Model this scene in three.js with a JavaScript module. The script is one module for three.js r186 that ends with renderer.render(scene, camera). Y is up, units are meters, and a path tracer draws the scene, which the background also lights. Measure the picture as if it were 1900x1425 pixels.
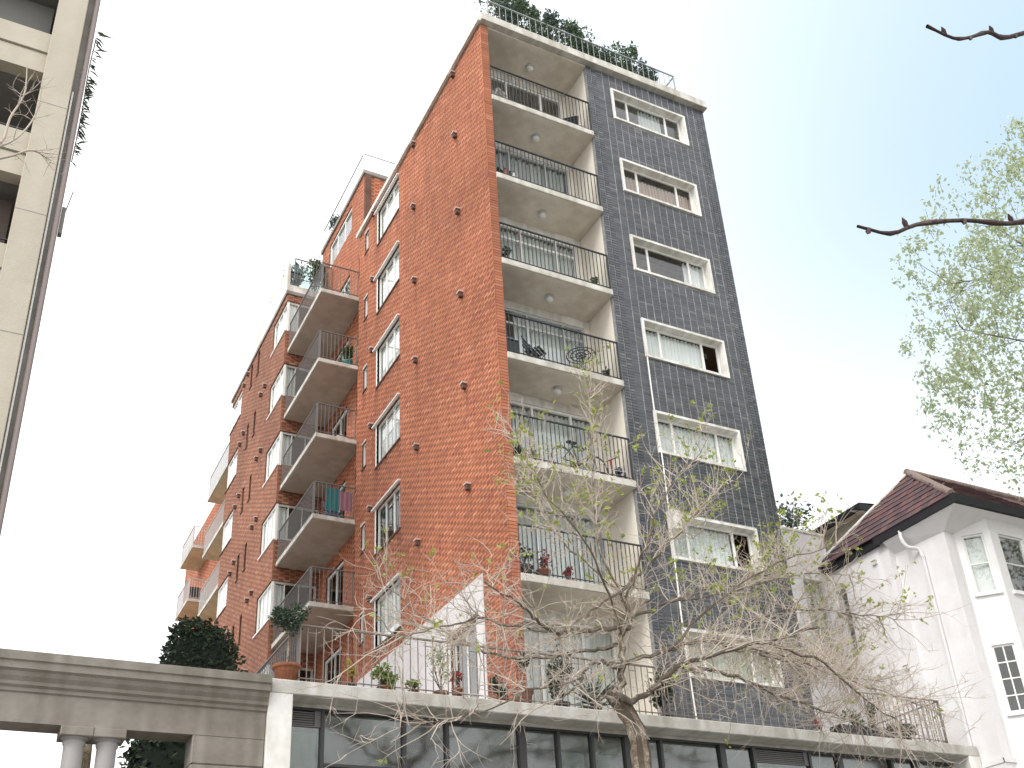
import * as THREE from 'three';
import { mergeGeometries } from 'three/addons/utils/BufferGeometryUtils.js';

// ---------------------------------------------------------------- camera, sky, sun, exposure
const scene = new THREE.Scene();
const camera = new THREE.PerspectiveCamera(39.18, 4 / 3, 0.1, 600);
camera.position.set(0, 1.6, 0);
camera.rotation.order = 'YXZ';
camera.rotation.set(27.83481672 * Math.PI / 180, -29.23449726 * Math.PI / 180, -3.67880824 * Math.PI / 180);
camera.setViewOffset(1900, 1425, -20, -192.2, 1900, 1425);       // the photograph is the upper part of a taller frame
camera.updateProjectionMatrix();

const SUN = new THREE.Vector3(-0.74, 0.62, 0.36).normalize();
const skyW = 256, skyH = 128, skyData = new Float32Array(skyW * skyH * 4);
for (let j = 0; j < skyH; j++) for (let i = 0; i < skyW; i++) {
  const ph = (i + 0.5) / skyW * Math.PI * 2 - Math.PI, th = ((j + 0.5) / skyH - 0.5) * Math.PI;
  const d = new THREE.Vector3(Math.cos(th) * Math.cos(ph), Math.sin(th), Math.cos(th) * Math.sin(ph));
  const s = Math.max(0, d.dot(SUN)), up = Math.max(0, d.y);
  // thin bright cloud everywhere, thinning to pale blue high up and away from the sun
  const far = d.dot(new THREE.Vector3(0.85, 0.5, -0.15).normalize());
  const t = THREE.MathUtils.smoothstep(far, 0.62, 1.02) * THREE.MathUtils.smoothstep(d.y, 0.22, 0.66) * 0.68;
  const haze = 1.42 + 0.9 * s * s * s + 0.1 * (1 - up);
  const wob = 1 + 0.04 * Math.sin(9 * d.x + 4 * d.z) * Math.sin(7 * d.y + 3 * d.x);
  const k = (j * skyW + i) * 4, m = t * 1.5 * wob;
  skyData[k] = Math.max(0.35, haze * (1 - m) + 0.53 * m);
  skyData[k + 1] = Math.max(0.55, haze * (1 - m) + 0.72 * m);
  skyData[k + 2] = Math.max(0.8, haze * 1.01 * (1 - m) + 0.9 * m);
  skyData[k + 3] = 1;
}
const skyTex = new THREE.DataTexture(skyData, skyW, skyH, THREE.RGBAFormat, THREE.FloatType);
skyTex.mapping = THREE.EquirectangularReflectionMapping; skyTex.magFilter = skyTex.minFilter = THREE.LinearFilter; skyTex.needsUpdate = true;
scene.background = skyTex; scene.environment = skyTex;

const sun = new THREE.DirectionalLight(new THREE.Color(1, 0.95, 0.88), 1.5);
sun.position.copy(SUN).multiplyScalar(80).add(new THREE.Vector3(12, 8, -22)); sun.target.position.set(12, 8, -22);
sun.castShadow = true; sun.shadow.radius = 36; sun.shadow.mapSize.set(2048, 2048);
Object.assign(sun.shadow.camera, { left: -45, right: 45, top: 45, bottom: -45, near: 1, far: 180 });
scene.add(sun, sun.target);

const renderer = new THREE.WebGLRenderer({ antialias: true });
renderer.setSize(1024, 768); renderer.toneMapping = THREE.LinearToneMapping; renderer.toneMappingExposure = 1.1;
renderer.shadowMap.enabled = true;

// ---------------------------------------------------------------- helpers
const rng = (a) => () => { a |= 0; a = a + 0x6D2B79F5 | 0; let t = Math.imul(a ^ a >>> 15, 1 | a); t = t + Math.imul(t ^ t >>> 7, 61 | t) ^ t; return ((t ^ t >>> 14) >>> 0) / 4294967296; };
const V = (x, y, z) => new THREE.Vector3(x, y, z);
const used = {};
function numbered(n) { const k = used[n] = (used[n] ?? -1) + 1; return k ? `${n}_${String(k).padStart(3, '0')}` : n; }
function tag(o, label, category, group, kind) { o.userData.label = label; if (category) o.userData.category = category; if (group) o.userData.group = group; if (kind) o.userData.kind = kind; return o; }
function thing(name, label, category, [x, y, z], group) {
  const o = new THREE.Group(); o.name = numbered(name); o.position.set(x, y, z); scene.add(o); return tag(o, label, category, group);
}
function rootOf(o) { while (o.parent && o.parent !== scene) o = o.parent; return o; }
function wuv(g) {                                   // uv in metres from the dominant axis of the normal
  const p = g.attributes.position, n = g.attributes.normal, uv = new Float32Array(p.count * 2);
  for (let i = 0; i < p.count; i++) {
    const ax = Math.abs(n.getX(i)), ay = Math.abs(n.getY(i)), az = Math.abs(n.getZ(i));
    if (ax >= ay && ax >= az) { uv[2 * i] = p.getZ(i); uv[2 * i + 1] = p.getY(i); }
    else if (az >= ay) { uv[2 * i] = p.getX(i); uv[2 * i + 1] = p.getY(i); }
    else { uv[2 * i] = p.getX(i); uv[2 * i + 1] = p.getZ(i); }
  }
  g.setAttribute('uv', new THREE.BufferAttribute(uv, 2)); return g;
}
function clean(g) {
  g = g.index ? g.toNonIndexed() : g;
  for (const k of Object.keys(g.attributes)) if (!['position', 'normal', 'uv'].includes(k)) g.deleteAttribute(k);
  if (!g.attributes.normal) g.computeVertexNormals();
  if (!g.attributes.uv) wuv(g);
  return g;
}
function join(list) { list = list.flat(9).filter(Boolean).map(clean); return list.length === 1 ? list[0] : mergeGeometries(list); }
// geometry given in world coordinates; it is moved into the frame of the thing that it belongs to
function add(parent, name, geo, mat, keepUv) {
  const g = join([geo]); if (!keepUv) wuv(g);
  const root = parent && rootOf(parent);
  if (root && !root.userData.local) g.translate(-root.position.x, -root.position.y, -root.position.z);
  const m = new THREE.Mesh(g, mat); m.name = parent ? name : numbered(name); m.castShadow = m.receiveShadow = true; (parent ?? scene).add(m); return m;
}
function box(x0, x1, y0, y1, z0, z1) { const g = new THREE.BoxGeometry(Math.abs(x1 - x0), Math.abs(y1 - y0), Math.abs(z1 - z0)); g.translate((x0 + x1) / 2, (y0 + y1) / 2, (z0 + z1) / 2); return g; }
function bevelBox(x0, x1, y0, y1, z0, z1, b = 0.012) {
  const w = Math.abs(x1 - x0), h = Math.abs(y1 - y0), d = Math.abs(z1 - z0), s = new THREE.Shape();
  s.moveTo(-w / 2 + b, -h / 2 + b); s.lineTo(w / 2 - b, -h / 2 + b); s.lineTo(w / 2 - b, h / 2 - b); s.lineTo(-w / 2 + b, h / 2 - b); s.closePath();
  const g = new THREE.ExtrudeGeometry(s, { depth: d - 2 * b, bevelEnabled: true, bevelThickness: b, bevelSize: b, bevelSegments: 1, steps: 1 });
  g.translate((x0 + x1) / 2, (y0 + y1) / 2, Math.min(z0, z1) + b); return g;
}
function bar(a, b, r, sides = 6) {                  // round bar between two points
  const d = V(...b).sub(V(...a)), L = d.length(), g = new THREE.CylinderGeometry(r, r, L, sides);
  g.applyQuaternion(new THREE.Quaternion().setFromUnitVectors(V(0, 1, 0), d.normalize())); g.translate((a[0] + b[0]) / 2, (a[1] + b[1]) / 2, (a[2] + b[2]) / 2); return g;
}
function tube(pts, radii, sides = 5) {              // tapered tube through a polyline
  const n = pts.length, pos = [], nor = []; const rings = [];
  let ref = V(0.31, 0.2, 0.93);
  for (let i = 0; i < n; i++) {
    const d = pts[Math.min(n - 1, i + 1)].clone().sub(pts[Math.max(0, i - 1)]).normalize();
    let u = ref.clone().sub(d.clone().multiplyScalar(ref.dot(d))); if (u.lengthSq() < 1e-4) u = V(1, 0, 0).sub(d.clone().multiplyScalar(d.x)); u.normalize(); ref = u;
    const w = d.clone().cross(u), r = [];
    for (let k = 0; k < sides; k++) { const a = k / sides * 2 * Math.PI, nn = u.clone().multiplyScalar(Math.cos(a)).addScaledVector(w, Math.sin(a)); r.push([pts[i].clone().addScaledVector(nn, radii[i]), nn]); }
    rings.push(r);
  }
  const put = ([p, q]) => { pos.push(p.x, p.y, p.z); nor.push(q.x, q.y, q.z); };
  for (let i = 0; i + 1 < n; i++) for (let k = 0; k < sides; k++) {
    const a = rings[i][k], b = rings[i][(k + 1) % sides], c = rings[i + 1][(k + 1) % sides], d = rings[i + 1][k];
    [a, b, c, a, c, d].forEach(put);
  }
  const g = new THREE.BufferGeometry(); g.setAttribute('position', new THREE.Float32BufferAttribute(pos, 3)); g.setAttribute('normal', new THREE.Float32BufferAttribute(nor, 3)); return g;
}
function smoothPts(P, per = 4) { const c = new THREE.CatmullRomCurve3(P.map((q) => q.isVector3 ? q : V(...q))); return c.getPoints((P.length - 1) * per); }
function leafGeo(items) {                           // folded diamond leaves: [base, direction, side, length, width]
  const pos = [];
  for (const [b, d, s, L, w] of items) {
    const up = d.clone().cross(s).normalize(), mid = b.clone().addScaledVector(d, L * 0.45), tip = b.clone().addScaledVector(d, L).addScaledVector(up, -L * 0.1);
    const l = mid.clone().addScaledVector(s, w / 2).addScaledVector(up, w * 0.2), r = mid.clone().addScaledVector(s, -w / 2).addScaledVector(up, w * 0.2);
    for (const q of [b, l, tip, b, tip, r]) pos.push(q.x, q.y, q.z);
  }
  const g = new THREE.BufferGeometry(); g.setAttribute('position', new THREE.Float32BufferAttribute(pos, 3)); g.computeVertexNormals(); return g;
}
function rndDir(R) { const z = R() * 2 - 1, a = R() * 6.2832, q = Math.sqrt(1 - z * z); return V(q * Math.cos(a), z, q * Math.sin(a)); }
function cluster(R, n, place, size) {
  const out = [];
  for (let i = 0; i < n; i++) { const b = place(), d = rndDir(R); d.y = d.y * 0.7 + 0.15; d.normalize(); const s = rndDir(R).cross(d).normalize(), L = size * (0.6 + R() * 0.8); out.push([b, d, s, L, L * (0.45 + R() * 0.2)]); }
  return leafGeo(out);
}
// a face of a building: u along it, v up, w outwards
const faceZ = (z) => (u, v, w) => [u, v, z + w];
const faceXn = (x) => (u, v, w) => [x - w, v, -u];               // u = -z
const faceTurn = (ox, oz, a) => (u, v, w) => [ox + u * Math.cos(a) + w * Math.sin(a), v, oz - u * Math.sin(a) + w * Math.cos(a)];
function fbox(F, u0, u1, v0, v1, w0, w1) {
  const P = (u, v, w) => F(u, v, w), c = [[u0, v0, w0], [u1, v0, w0], [u1, v1, w0], [u0, v1, w0], [u0, v0, w1], [u1, v0, w1], [u1, v1, w1], [u0, v1, w1]].map((q) => P(...q));
  const ctr = V((c[0][0] + c[6][0]) / 2, (c[0][1] + c[6][1]) / 2, (c[0][2] + c[6][2]) / 2), pos = [], nor = [];
  for (const q of [[0, 1, 2, 3], [4, 5, 6, 7], [0, 1, 5, 4], [3, 2, 6, 7], [0, 3, 7, 4], [1, 2, 6, 5]]) {
    let [a, b, cc, d] = q.map((i) => V(...c[i])); let n = b.clone().sub(a).cross(d.clone().sub(a)).normalize();
    const m = a.clone().add(cc).multiplyScalar(0.5).sub(ctr);
    if (n.dot(m) < 0) { [b, d] = [d, b]; n.negate(); }
    for (const p of [a, b, cc, a, cc, d]) { pos.push(p.x, p.y, p.z); nor.push(n.x, n.y, n.z); }
  }
  const g = new THREE.BufferGeometry(); g.setAttribute('position', new THREE.Float32BufferAttribute(pos, 3)); g.setAttribute('normal', new THREE.Float32BufferAttribute(nor, 3)); return g;
}
function wallPieces(F, u0, u1, v0, v1, holes, w0, w1) {            // a wall with rectangular openings, cut into bands
  const out = [], vs = [...new Set([v0, v1, ...holes.flatMap((h) => [h[2], h[3]])])].filter((v) => v >= v0 && v <= v1).sort((a, b) => a - b);
  for (let i = 0; i + 1 < vs.length; i++) {
    const m = (vs[i] + vs[i + 1]) / 2, cut = holes.filter((h) => h[2] < m && h[3] > m).sort((a, b) => a[0] - b[0]); let u = u0;
    for (const h of cut) { if (h[0] > u) out.push(fbox(F, u, h[0], vs[i], vs[i + 1], w0, w1)); u = Math.max(u, h[1]); }
    if (u < u1) out.push(fbox(F, u, u1, vs[i], vs[i + 1], w0, w1));
  }
  return out;
}

// ---------------------------------------------------------------- textures and materials
function tileNoise(R, n) { const g = Array.from({ length: n * n }, () => R()); return (x, y) => { x = ((x % n) + n) % n; y = ((y % n) + n) % n; const i = Math.floor(x), j = Math.floor(y), s = (t) => t * t * (3 - 2 * t), a = s(x - i), b = s(y - j), q = (p, r) => g[(r % n) * n + (p % n)]; return (q(i, j) * (1 - a) + q(i + 1, j) * a) * (1 - b) + (q(i, j + 1) * (1 - a) + q(i + 1, j + 1) * a) * b; }; }
function stainTex(seed, lo, hi, { streak = 0, fine = 0.4, size = 256, rep = 3 } = {}) {
  const R = rng(seed), a = tileNoise(R, 4), b = tileNoise(R, 16), c = tileNoise(R, 64), st = tileNoise(R, 32), d = new Uint8Array(size * size * 4);
  for (let j = 0; j < size; j++) for (let i = 0; i < size; i++) {
    const x = i / size, y = j / size; let t = a(x * 4, y * 4) * 0.4 + b(x * 16, y * 16) * (0.6 - fine * 0.5) + c(x * 64, y * 64) * fine * 0.5;
    if (streak) t = t * (1 - streak) + st(x * 32, y * 2) * streak;
    t = Math.min(1, Math.max(0, (t - 0.25) * 1.9));
    const k = (j * size + i) * 4; for (let q = 0; q < 3; q++) d[k + q] = 255 * (lo[q] + (hi[q] - lo[q]) * t); d[k + 3] = 255;
  }
  const t = new THREE.DataTexture(d, size, size); t.colorSpace = THREE.SRGBColorSpace; t.wrapS = t.wrapT = THREE.RepeatWrapping; t.magFilter = THREE.LinearFilter; t.minFilter = THREE.LinearMipmapLinearFilter; t.generateMipmaps = true; t.repeat.set(1 / rep, 1 / rep); t.needsUpdate = true; return t;
}
function bumpTex(seed, size = 256, rep = 1) { const t = stainTex(seed, [0, 0, 0], [1, 1, 1], { fine: 0.9, size, rep }); t.colorSpace = THREE.NoColorSpace; return t; }
const col = (r, g, b) => new THREE.Color().setRGB(r, g, b);
const std = (r, g, b, rough = 0.85, extra = {}) => new THREE.MeshStandardMaterial({ color: col(r, g, b), roughness: rough, ...extra });
const tStain = stainTex(11, [0.8, 0.79, 0.76], [1, 1, 1], { streak: 0.35, rep: 4 });
const tRender = stainTex(12, [0.945, 0.94, 0.935], [1, 1, 1], { streak: 0.3, rep: 5 });
const tBark = stainTex(13, [0.55, 0.5, 0.45], [1, 1, 1], { fine: 0.8, rep: 0.6 });
const tSpot = stainTex(14, [0.72, 0.72, 0.7], [1, 1, 1], { fine: 0.7, rep: 1.2 });
const tSoffit = stainTex(16, [0.89, 0.88, 0.86], [1, 1, 1], { fine: 0.3, rep: 3.3 });
const bFine = bumpTex(15, 256, 0.8);
const M = {
  mortar: std(0.17, 0.085, 0.06, 0.95, { map: tSpot }),
  darkMortar: std(0.42, 0.43, 0.45, 0.9, { map: tSpot }),
  concrete: std(0.66, 0.64, 0.59, 0.9, { map: tStain, bumpMap: bFine, bumpScale: 0.004 }),
  podium: std(0.60, 0.59, 0.56, 0.9, { map: tStain, bumpMap: bFine, bumpScale: 0.004 }),
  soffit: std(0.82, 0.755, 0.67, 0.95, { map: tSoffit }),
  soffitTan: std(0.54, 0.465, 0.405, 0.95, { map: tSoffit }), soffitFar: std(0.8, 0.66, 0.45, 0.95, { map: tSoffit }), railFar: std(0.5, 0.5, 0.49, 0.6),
  cream: std(0.80, 0.75, 0.66, 0.9, { map: tRender }),
  whitePaint: std(0.82, 0.81, 0.78, 0.55),
  oldWhite: std(0.84, 0.83, 0.80, 0.7, { map: tStain }),
  render: std(0.72, 0.70, 0.71, 0.92, { map: tRender, bumpMap: bFine, bumpScale: 0.003 }),
  houseWhite: std(0.81, 0.80, 0.81, 0.9, { map: tRender, bumpMap: bFine, bumpScale: 0.003 }),
  alum: std(0.62, 0.64, 0.65, 0.4, { metalness: 0.5 }),
  railDark: std(0.03, 0.036, 0.04, 0.6),
  railGrey: std(0.16, 0.155, 0.15, 0.6),
  railRust: std(0.19, 0.16, 0.14, 0.7),
  beige: std(0.50, 0.46, 0.375, 0.85, { map: tRender, bumpMap: bFine, bumpScale: 0.003 }),
  beigeDark: std(0.32, 0.305, 0.285, 0.9, { map: tStain }),
  portico: std(0.29, 0.265, 0.235, 0.85, { map: tStain, bumpMap: bFine, bumpScale: 0.003 }),
  column: std(0.36, 0.35, 0.345, 0.7, { map: tRender }),
  roofTileMortar: std(0.10, 0.045, 0.04, 0.95),
  ridge: std(0.36, 0.27, 0.25, 0.9, { map: tSpot }),
  gutter: std(0.012, 0.012, 0.016, 0.75),
  bark: std(0.56, 0.50, 0.42, 0.95, { map: tBark, bumpMap: bFine, bumpScale: 0.02 }),
  twig: std(0.50, 0.43, 0.36, 0.95),
  darkTwig: std(0.14, 0.095, 0.085, 0.9, { map: tBark }),
  terracotta: std(0.36, 0.13, 0.065, 0.85, { map: tSpot }),
  pinkPot: std(0.42, 0.2, 0.15, 0.85, { map: tSpot }),
  soil: std(0.05, 0.035, 0.025, 1),
  black: std(0.02, 0.02, 0.022, 0.5),
  darkFrame: std(0.035, 0.035, 0.036, 0.4),
  glass: new THREE.MeshPhysicalMaterial({ color: col(0.97, 0.985, 0.98), roughness: 0.02, transmission: 1, thickness: 0, ior: 1.52 }),
  tinted: new THREE.MeshPhysicalMaterial({ color: col(0.6, 0.66, 0.63), roughness: 0.08, transmission: 1, thickness: 0, ior: 2.0 }),
  balGlass: new THREE.MeshPhysicalMaterial({ color: col(0.75, 0.86, 0.84), roughness: 0.05, transmission: 1, thickness: 0, ior: 1.5 }),
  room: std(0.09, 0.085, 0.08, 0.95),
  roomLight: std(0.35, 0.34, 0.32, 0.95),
  sill: std(0.11, 0.055, 0.04, 0.9),
  opal: std(0.72, 0.7, 0.66, 0.35),
};
const fabric = (r, g, b, tr = 0.35) => new THREE.MeshPhysicalMaterial({ color: col(r, g, b), roughness: 0.95, transmission: tr, thickness: 0 });
M.drapePale = fabric(0.86, 0.88, 0.86, 0.25); M.drapeGrey = fabric(0.62, 0.65, 0.64, 0.25); M.drapeWhite = fabric(0.9, 0.91, 0.9, 0.2); M.blindBrown = fabric(0.36, 0.24, 0.17, 0.1); M.drapeCream = fabric(0.72, 0.72, 0.62);
const leafMat = (r, g, b, tr = 0.4) => new THREE.MeshPhysicalMaterial({ color: col(r, g, b), roughness: 0.75, transmission: tr, thickness: 0, side: THREE.DoubleSide });
M.leafDark = leafMat(0.03, 0.065, 0.025); M.leafMid = leafMat(0.07, 0.13, 0.035); M.leafFresh = leafMat(0.19, 0.27, 0.04); M.leafHedge = leafMat(0.02, 0.045, 0.018, 0.15); M.leafPale = leafMat(0.36, 0.42, 0.22, 0.6); M.leafAiry = leafMat(0.47, 0.53, 0.33, 0.6); M.leafGrey = leafMat(0.075, 0.12, 0.09); M.leafRoof = leafMat(0.085, 0.14, 0.07); M.leafYellow = leafMat(0.45, 0.36, 0.03); M.petalRed = leafMat(0.4, 0.03, 0.03); M.leafSpring = leafMat(0.34, 0.4, 0.07, 0.5);

// ---------------------------------------------------------------- bricks
const unit = new THREE.BoxGeometry(1, 1, 1);
const eye = camera.position;
const bricksLeft = { brick: 300, glazed_brick: 300 };
// lays bricks on face F over [u0,u1]x[v0,v1] round the openings and returns them as {p, s, c}
function lay(R, F, u0, u1, v0, v1, holes, { len = 0.23, course = 0.0857, joint = 0.013, vj = joint, bond = 'flemish', proud = 0.008, thick = 0.03, tone } = {}) {
  const out = [];
  for (let row = 0, v = v0; v + course * 0.6 < v1; row++, v += course) {
    const top = Math.min(v + course - joint, v1), m = (v + top) / 2, cut = holes.filter((h) => h[2] < m + 0.02 && h[3] > m - 0.02).sort((a, b) => a[0] - b[0]);
    const spans = []; let u = u0; for (const h of cut) { if (h[0] > u) spans.push([u, h[0]]); u = Math.max(u, h[1]); } if (u < u1) spans.push([u, u1]);
    const half = len / 2 - vj / 2, P = bond === 'flemish' ? len + half + 2 * vj : len + vj, off = bond === 'flemish' && row % 2 ? P / 2 : 0;
    for (const [a, b] of spans) for (let k = Math.floor((a - u0 + off) / P); u0 + k * P - off < b; k++) for (let q = 0; q < (bond === 'flemish' ? 2 : 1); q++) {   // stretcher, then header
      const x0 = u0 + k * P - off + (q ? len + vj : 0), s = Math.max(a, x0), e = Math.min(b, x0 + (q ? half : len)); if (e - s < 0.035) continue;
      const j = (R() - 0.5) * 0.004, p0 = F(s, v, proud + j - thick), p1 = F(e, top, proud + j);
      out.push({ p: [(p0[0] + p1[0]) / 2, (p0[1] + p1[1]) / 2, (p0[2] + p1[2]) / 2], s: [Math.abs(p1[0] - p0[0]), Math.abs(p1[1] - p0[1]), Math.abs(p1[2] - p0[2])], c: tone(R, q, (s + e) / 2, m) });
    }
  }
  return out;
}
// the bricks nearest the camera become meshes of their own (up to 300 of a kind), the others one joined part
function setBricks(parent, name, list, mats, single) {
  const root = rootOf(parent), o = root.position;
  list.forEach((b) => { b.d = V(...b.p).distanceTo(eye); }); list.sort((a, b) => a.d - b.d);
  const n = Math.min(single, list.length);
  for (let i = 0; i < n; i++) { const b = list[i], m = new THREE.Mesh(unit, mats[i * 7 % mats.length]); m.name = name; m.position.set(b.p[0] - o.x, b.p[1] - o.y, b.p[2] - o.z); m.scale.set(...b.s); m.castShadow = m.receiveShadow = true; parent.add(m); }
  if (list.length <= n) return;
  const im = new THREE.InstancedMesh(unit, mats.all, list.length - n), mt = new THREE.Matrix4();
  for (let i = n; i < list.length; i++) { const b = list[i]; mt.makeScale(...b.s).setPosition(b.p[0] - o.x, b.p[1] - o.y, b.p[2] - o.z); im.setMatrixAt(i - n, mt); im.setColorAt(i - n, b.c); }
  im.name = name + 's'; im.userData.kind = 'stuff'; im.castShadow = im.receiveShadow = true; parent.add(im);
}
const blotch = tileNoise(rng(77), 32);
const redTone = (R, head, u, v) => {
  const t = R(), k = (0.78 + 0.32 * blotch(u * 0.5, v * 0.5) + 0.16 * blotch(u * 2.3 + 7, v * 0.35)) * (0.9 + R() * 0.2) * (head ? 0.66 : 1.06);
  return t < 0.1 ? col(0.36 * k, 0.118 * k, 0.072 * k) : t < 0.25 ? col(0.48 * k, 0.195 * k, 0.112 * k) : col(0.425 * k, 0.154 * k, 0.079 * k);
};
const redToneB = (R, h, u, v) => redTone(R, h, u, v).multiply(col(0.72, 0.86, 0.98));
const redMats = [[0.25, 0.085, 0.052], [0.42, 0.16, 0.1], [0.34, 0.115, 0.067], [0.29, 0.098, 0.058], [0.38, 0.13, 0.075]].map((c) => std(...c, 0.9)); redMats.all = std(1, 1, 1, 0.9);
const glazeTone = (R, h, u, v) => { const k = 1.28 * (0.72 + R() * 0.34) * (0.85 + 0.4 * blotch(u * 0.9, v * 0.5)), t = R(); return t < 0.12 ? col(0.085 * k, 0.085 * k, 0.086 * k) : t < 0.25 ? col(0.036 * k, 0.04 * k, 0.048 * k) : col(0.052 * k, 0.055 * k, 0.063 * k); };
const glazeMats = [[0.045, 0.048, 0.056], [0.066, 0.07, 0.08], [0.085, 0.086, 0.09], [0.055, 0.06, 0.07]].map((c) => std(...c, 0.3)); glazeMats.all = std(1, 1, 1, 0.3);

// ---------------------------------------------------------------- windows, railings, curtains
function drape(F, u0, u1, v0, v1, w, mat, parent, fold = 0.09, amp = 0.028) {
  const n = Math.max(8, Math.round((u1 - u0) / fold) * 6), pos = [], P = (i, v) => { const u = u0 + (u1 - u0) * i / n, ph = (u - u0) / fold * 6.2832; return F(u, v, w + amp * Math.sin(ph + 0.8 * Math.sin(u * 7)) - amp * 0.3 * Math.sin(ph * 0.37)); };
  for (let i = 0; i < n; i++) for (const q of [P(i, v0), P(i + 1, v0), P(i + 1, v1), P(i, v0), P(i + 1, v1), P(i, v1)]) pos.push(...q);
  const g = new THREE.BufferGeometry(); g.setAttribute('position', new THREE.Float32BufferAttribute(pos, 3)); g.computeVertexNormals();
  const m = add(parent, 'curtain', g, mat); mat.side = THREE.DoubleSide; return m;
}
// frame mesh with its panes as children; mull and trans are in metres from u0 / v0
function makeWindow(parent, F, u0, u1, v0, v1, { w = -0.08, fr = 0.05, fd = 0.06, mull = [], trans = [], frameMat = M.whitePaint, glassMat = M.glass, name = 'window', bw = 0.035, skip = [], extra = [] } = {}) {
  const g = [fbox(F, u0, u1, v0, v0 + fr, w - fd / 2, w + fd / 2), fbox(F, u0, u1, v1 - fr, v1, w - fd / 2, w + fd / 2), fbox(F, u0, u0 + fr, v0 + fr, v1 - fr, w - fd / 2, w + fd / 2), fbox(F, u1 - fr, u1, v0 + fr, v1 - fr, w - fd / 2, w + fd / 2)];
  const us = [u0 + fr, ...mull.map((m) => u0 + m), u1 - fr], vs = [v0 + fr, ...trans.map((t) => v0 + t), v1 - fr];
  mull.forEach((m) => g.push(fbox(F, u0 + m - bw / 2, u0 + m + bw / 2, v0 + fr, v1 - fr, w - fd / 2 + 0.004, w + fd / 2 - 0.004)));
  trans.forEach((t) => { for (let i = 0; i + 1 < us.length; i++) g.push(fbox(F, us[i] + (i ? bw / 2 : 0), us[i + 1] - (i + 2 < us.length ? bw / 2 : 0), v0 + t - bw / 2, v0 + t + bw / 2, w - fd / 2 + 0.008, w + fd / 2 - 0.008)); });
  const win = add(parent, name, [...g, ...extra], frameMat);
  let k = 0;
  for (let i = 0; i + 1 < us.length; i++) for (let j = 0; j + 1 < vs.length; j++, k++) {
    if (skip.includes(k)) continue;
    add(win, 'pane', fbox(F, us[i] + (i ? bw / 2 : 0), us[i + 1] - (i + 2 < us.length ? bw / 2 : 0), vs[j] + (j ? bw / 2 : 0), vs[j + 1] - (j + 2 < vs.length ? bw / 2 : 0), w - 0.004, w + 0.004), glassMat);
  }
  return win;
}
const balGeo = {};
function makeRailing(parent, a, b, y0, h, { gap = 0.125, mat = M.railDark, t = 0.014, single = true, hooks = false } = {}) {
  const d = V(b[0] - a[0], 0, b[1] - a[1]), L = d.length(), dir = d.clone().normalize(), turn = Math.atan2(-dir.z, dir.x), o = rootOf(parent).position, g = [];
  const piece = (s0, s1, ya, yb, tt) => { const q = new THREE.BoxGeometry(s1 - s0, yb - ya, tt); q.rotateY(turn); q.translate(a[0] + dir.x * (s0 + s1) / 2, (ya + yb) / 2, a[1] + dir.z * (s0 + s1) / 2); return q; };
  g.push(piece(0, L, y0 + h - 0.015, y0 + h + 0.012, 0.045), piece(0, L, y0 + 0.07, y0 + 0.085, 0.03), piece(0, 0.03, y0, y0 + h - 0.015, 0.03), piece(L - 0.03, L, y0, y0 + h - 0.015, 0.03));
  const n = Math.round(L / gap), bars = [];
  for (let i = 1; i < n; i++) { const s = L * i / n; if (hooks && i % 3 === 1 && i + 1 < n) g.push(piece(s, s + L / n, y0 + h - 0.13, y0 + h - 0.115, t * 0.8)); bars.push(s); }
  const key = `${h}_${t}`; balGeo[key] ??= new THREE.BoxGeometry(t, h - 0.02, t);
  if (!single) g.push(bars.map((s) => piece(s - t / 2, s + t / 2, y0 + 0.005, y0 + h - 0.015, t)));
  const r = add(parent, 'railing', g, mat);
  if (single) for (const s of bars) { const m = new THREE.Mesh(balGeo[key], mat); m.name = 'baluster'; m.position.set(a[0] + dir.x * s - o.x, y0 + h / 2 - o.y, a[1] + dir.z * s - o.z); m.rotation.y = turn; m.castShadow = true; r.add(m); }
  return r;
}

// ---------------------------------------------------------------- ground
tag(add(null, 'ground', box(-160, 200, -0.3, -0.15, -260, 120), std(0.27, 0.255, 0.23, 0.95, { map: tSpot })), 'flat ground reaching out past the buildings', null, null, 'structure');
tag(add(null, 'road', box(-160, 200, -0.149, -0.145, -9.2, 3), std(0.06, 0.06, 0.062, 0.95, { map: tSpot })), 'grey asphalt street in front of the shops', null, null, 'structure');
tag(add(null, 'pavement', box(-160, 200, -0.149, 0, -16.9, -9.2), std(0.46, 0.445, 0.42, 0.9, { map: tStain })), 'pale concrete pavement along the shop front', null, null, 'structure');
tag(add(null, 'near_pavement', box(-160, 200, -0.149, 0, 3.02, 9), std(0.46, 0.445, 0.42, 0.9, { map: tStain })), 'pale concrete pavement on the near side of the street', null, null, 'structure');

// ---------------------------------------------------------------- the apartment building
const xA = 9.83, zA = -18.3, xI = 10.05, xD = 13.27, xR = 17.52, zBack = -28.1;
const Fl = (k) => 24.70 - 2.82 * k;                                // floor level of storey k, 0 = topmost
const apt = thing('apartment_building', 'tall red brick apartment block with stacked front balconies and a dark glazed brick bay', 'apartment building', [13, 0, -24]);
const RB = rng(5);
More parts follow.
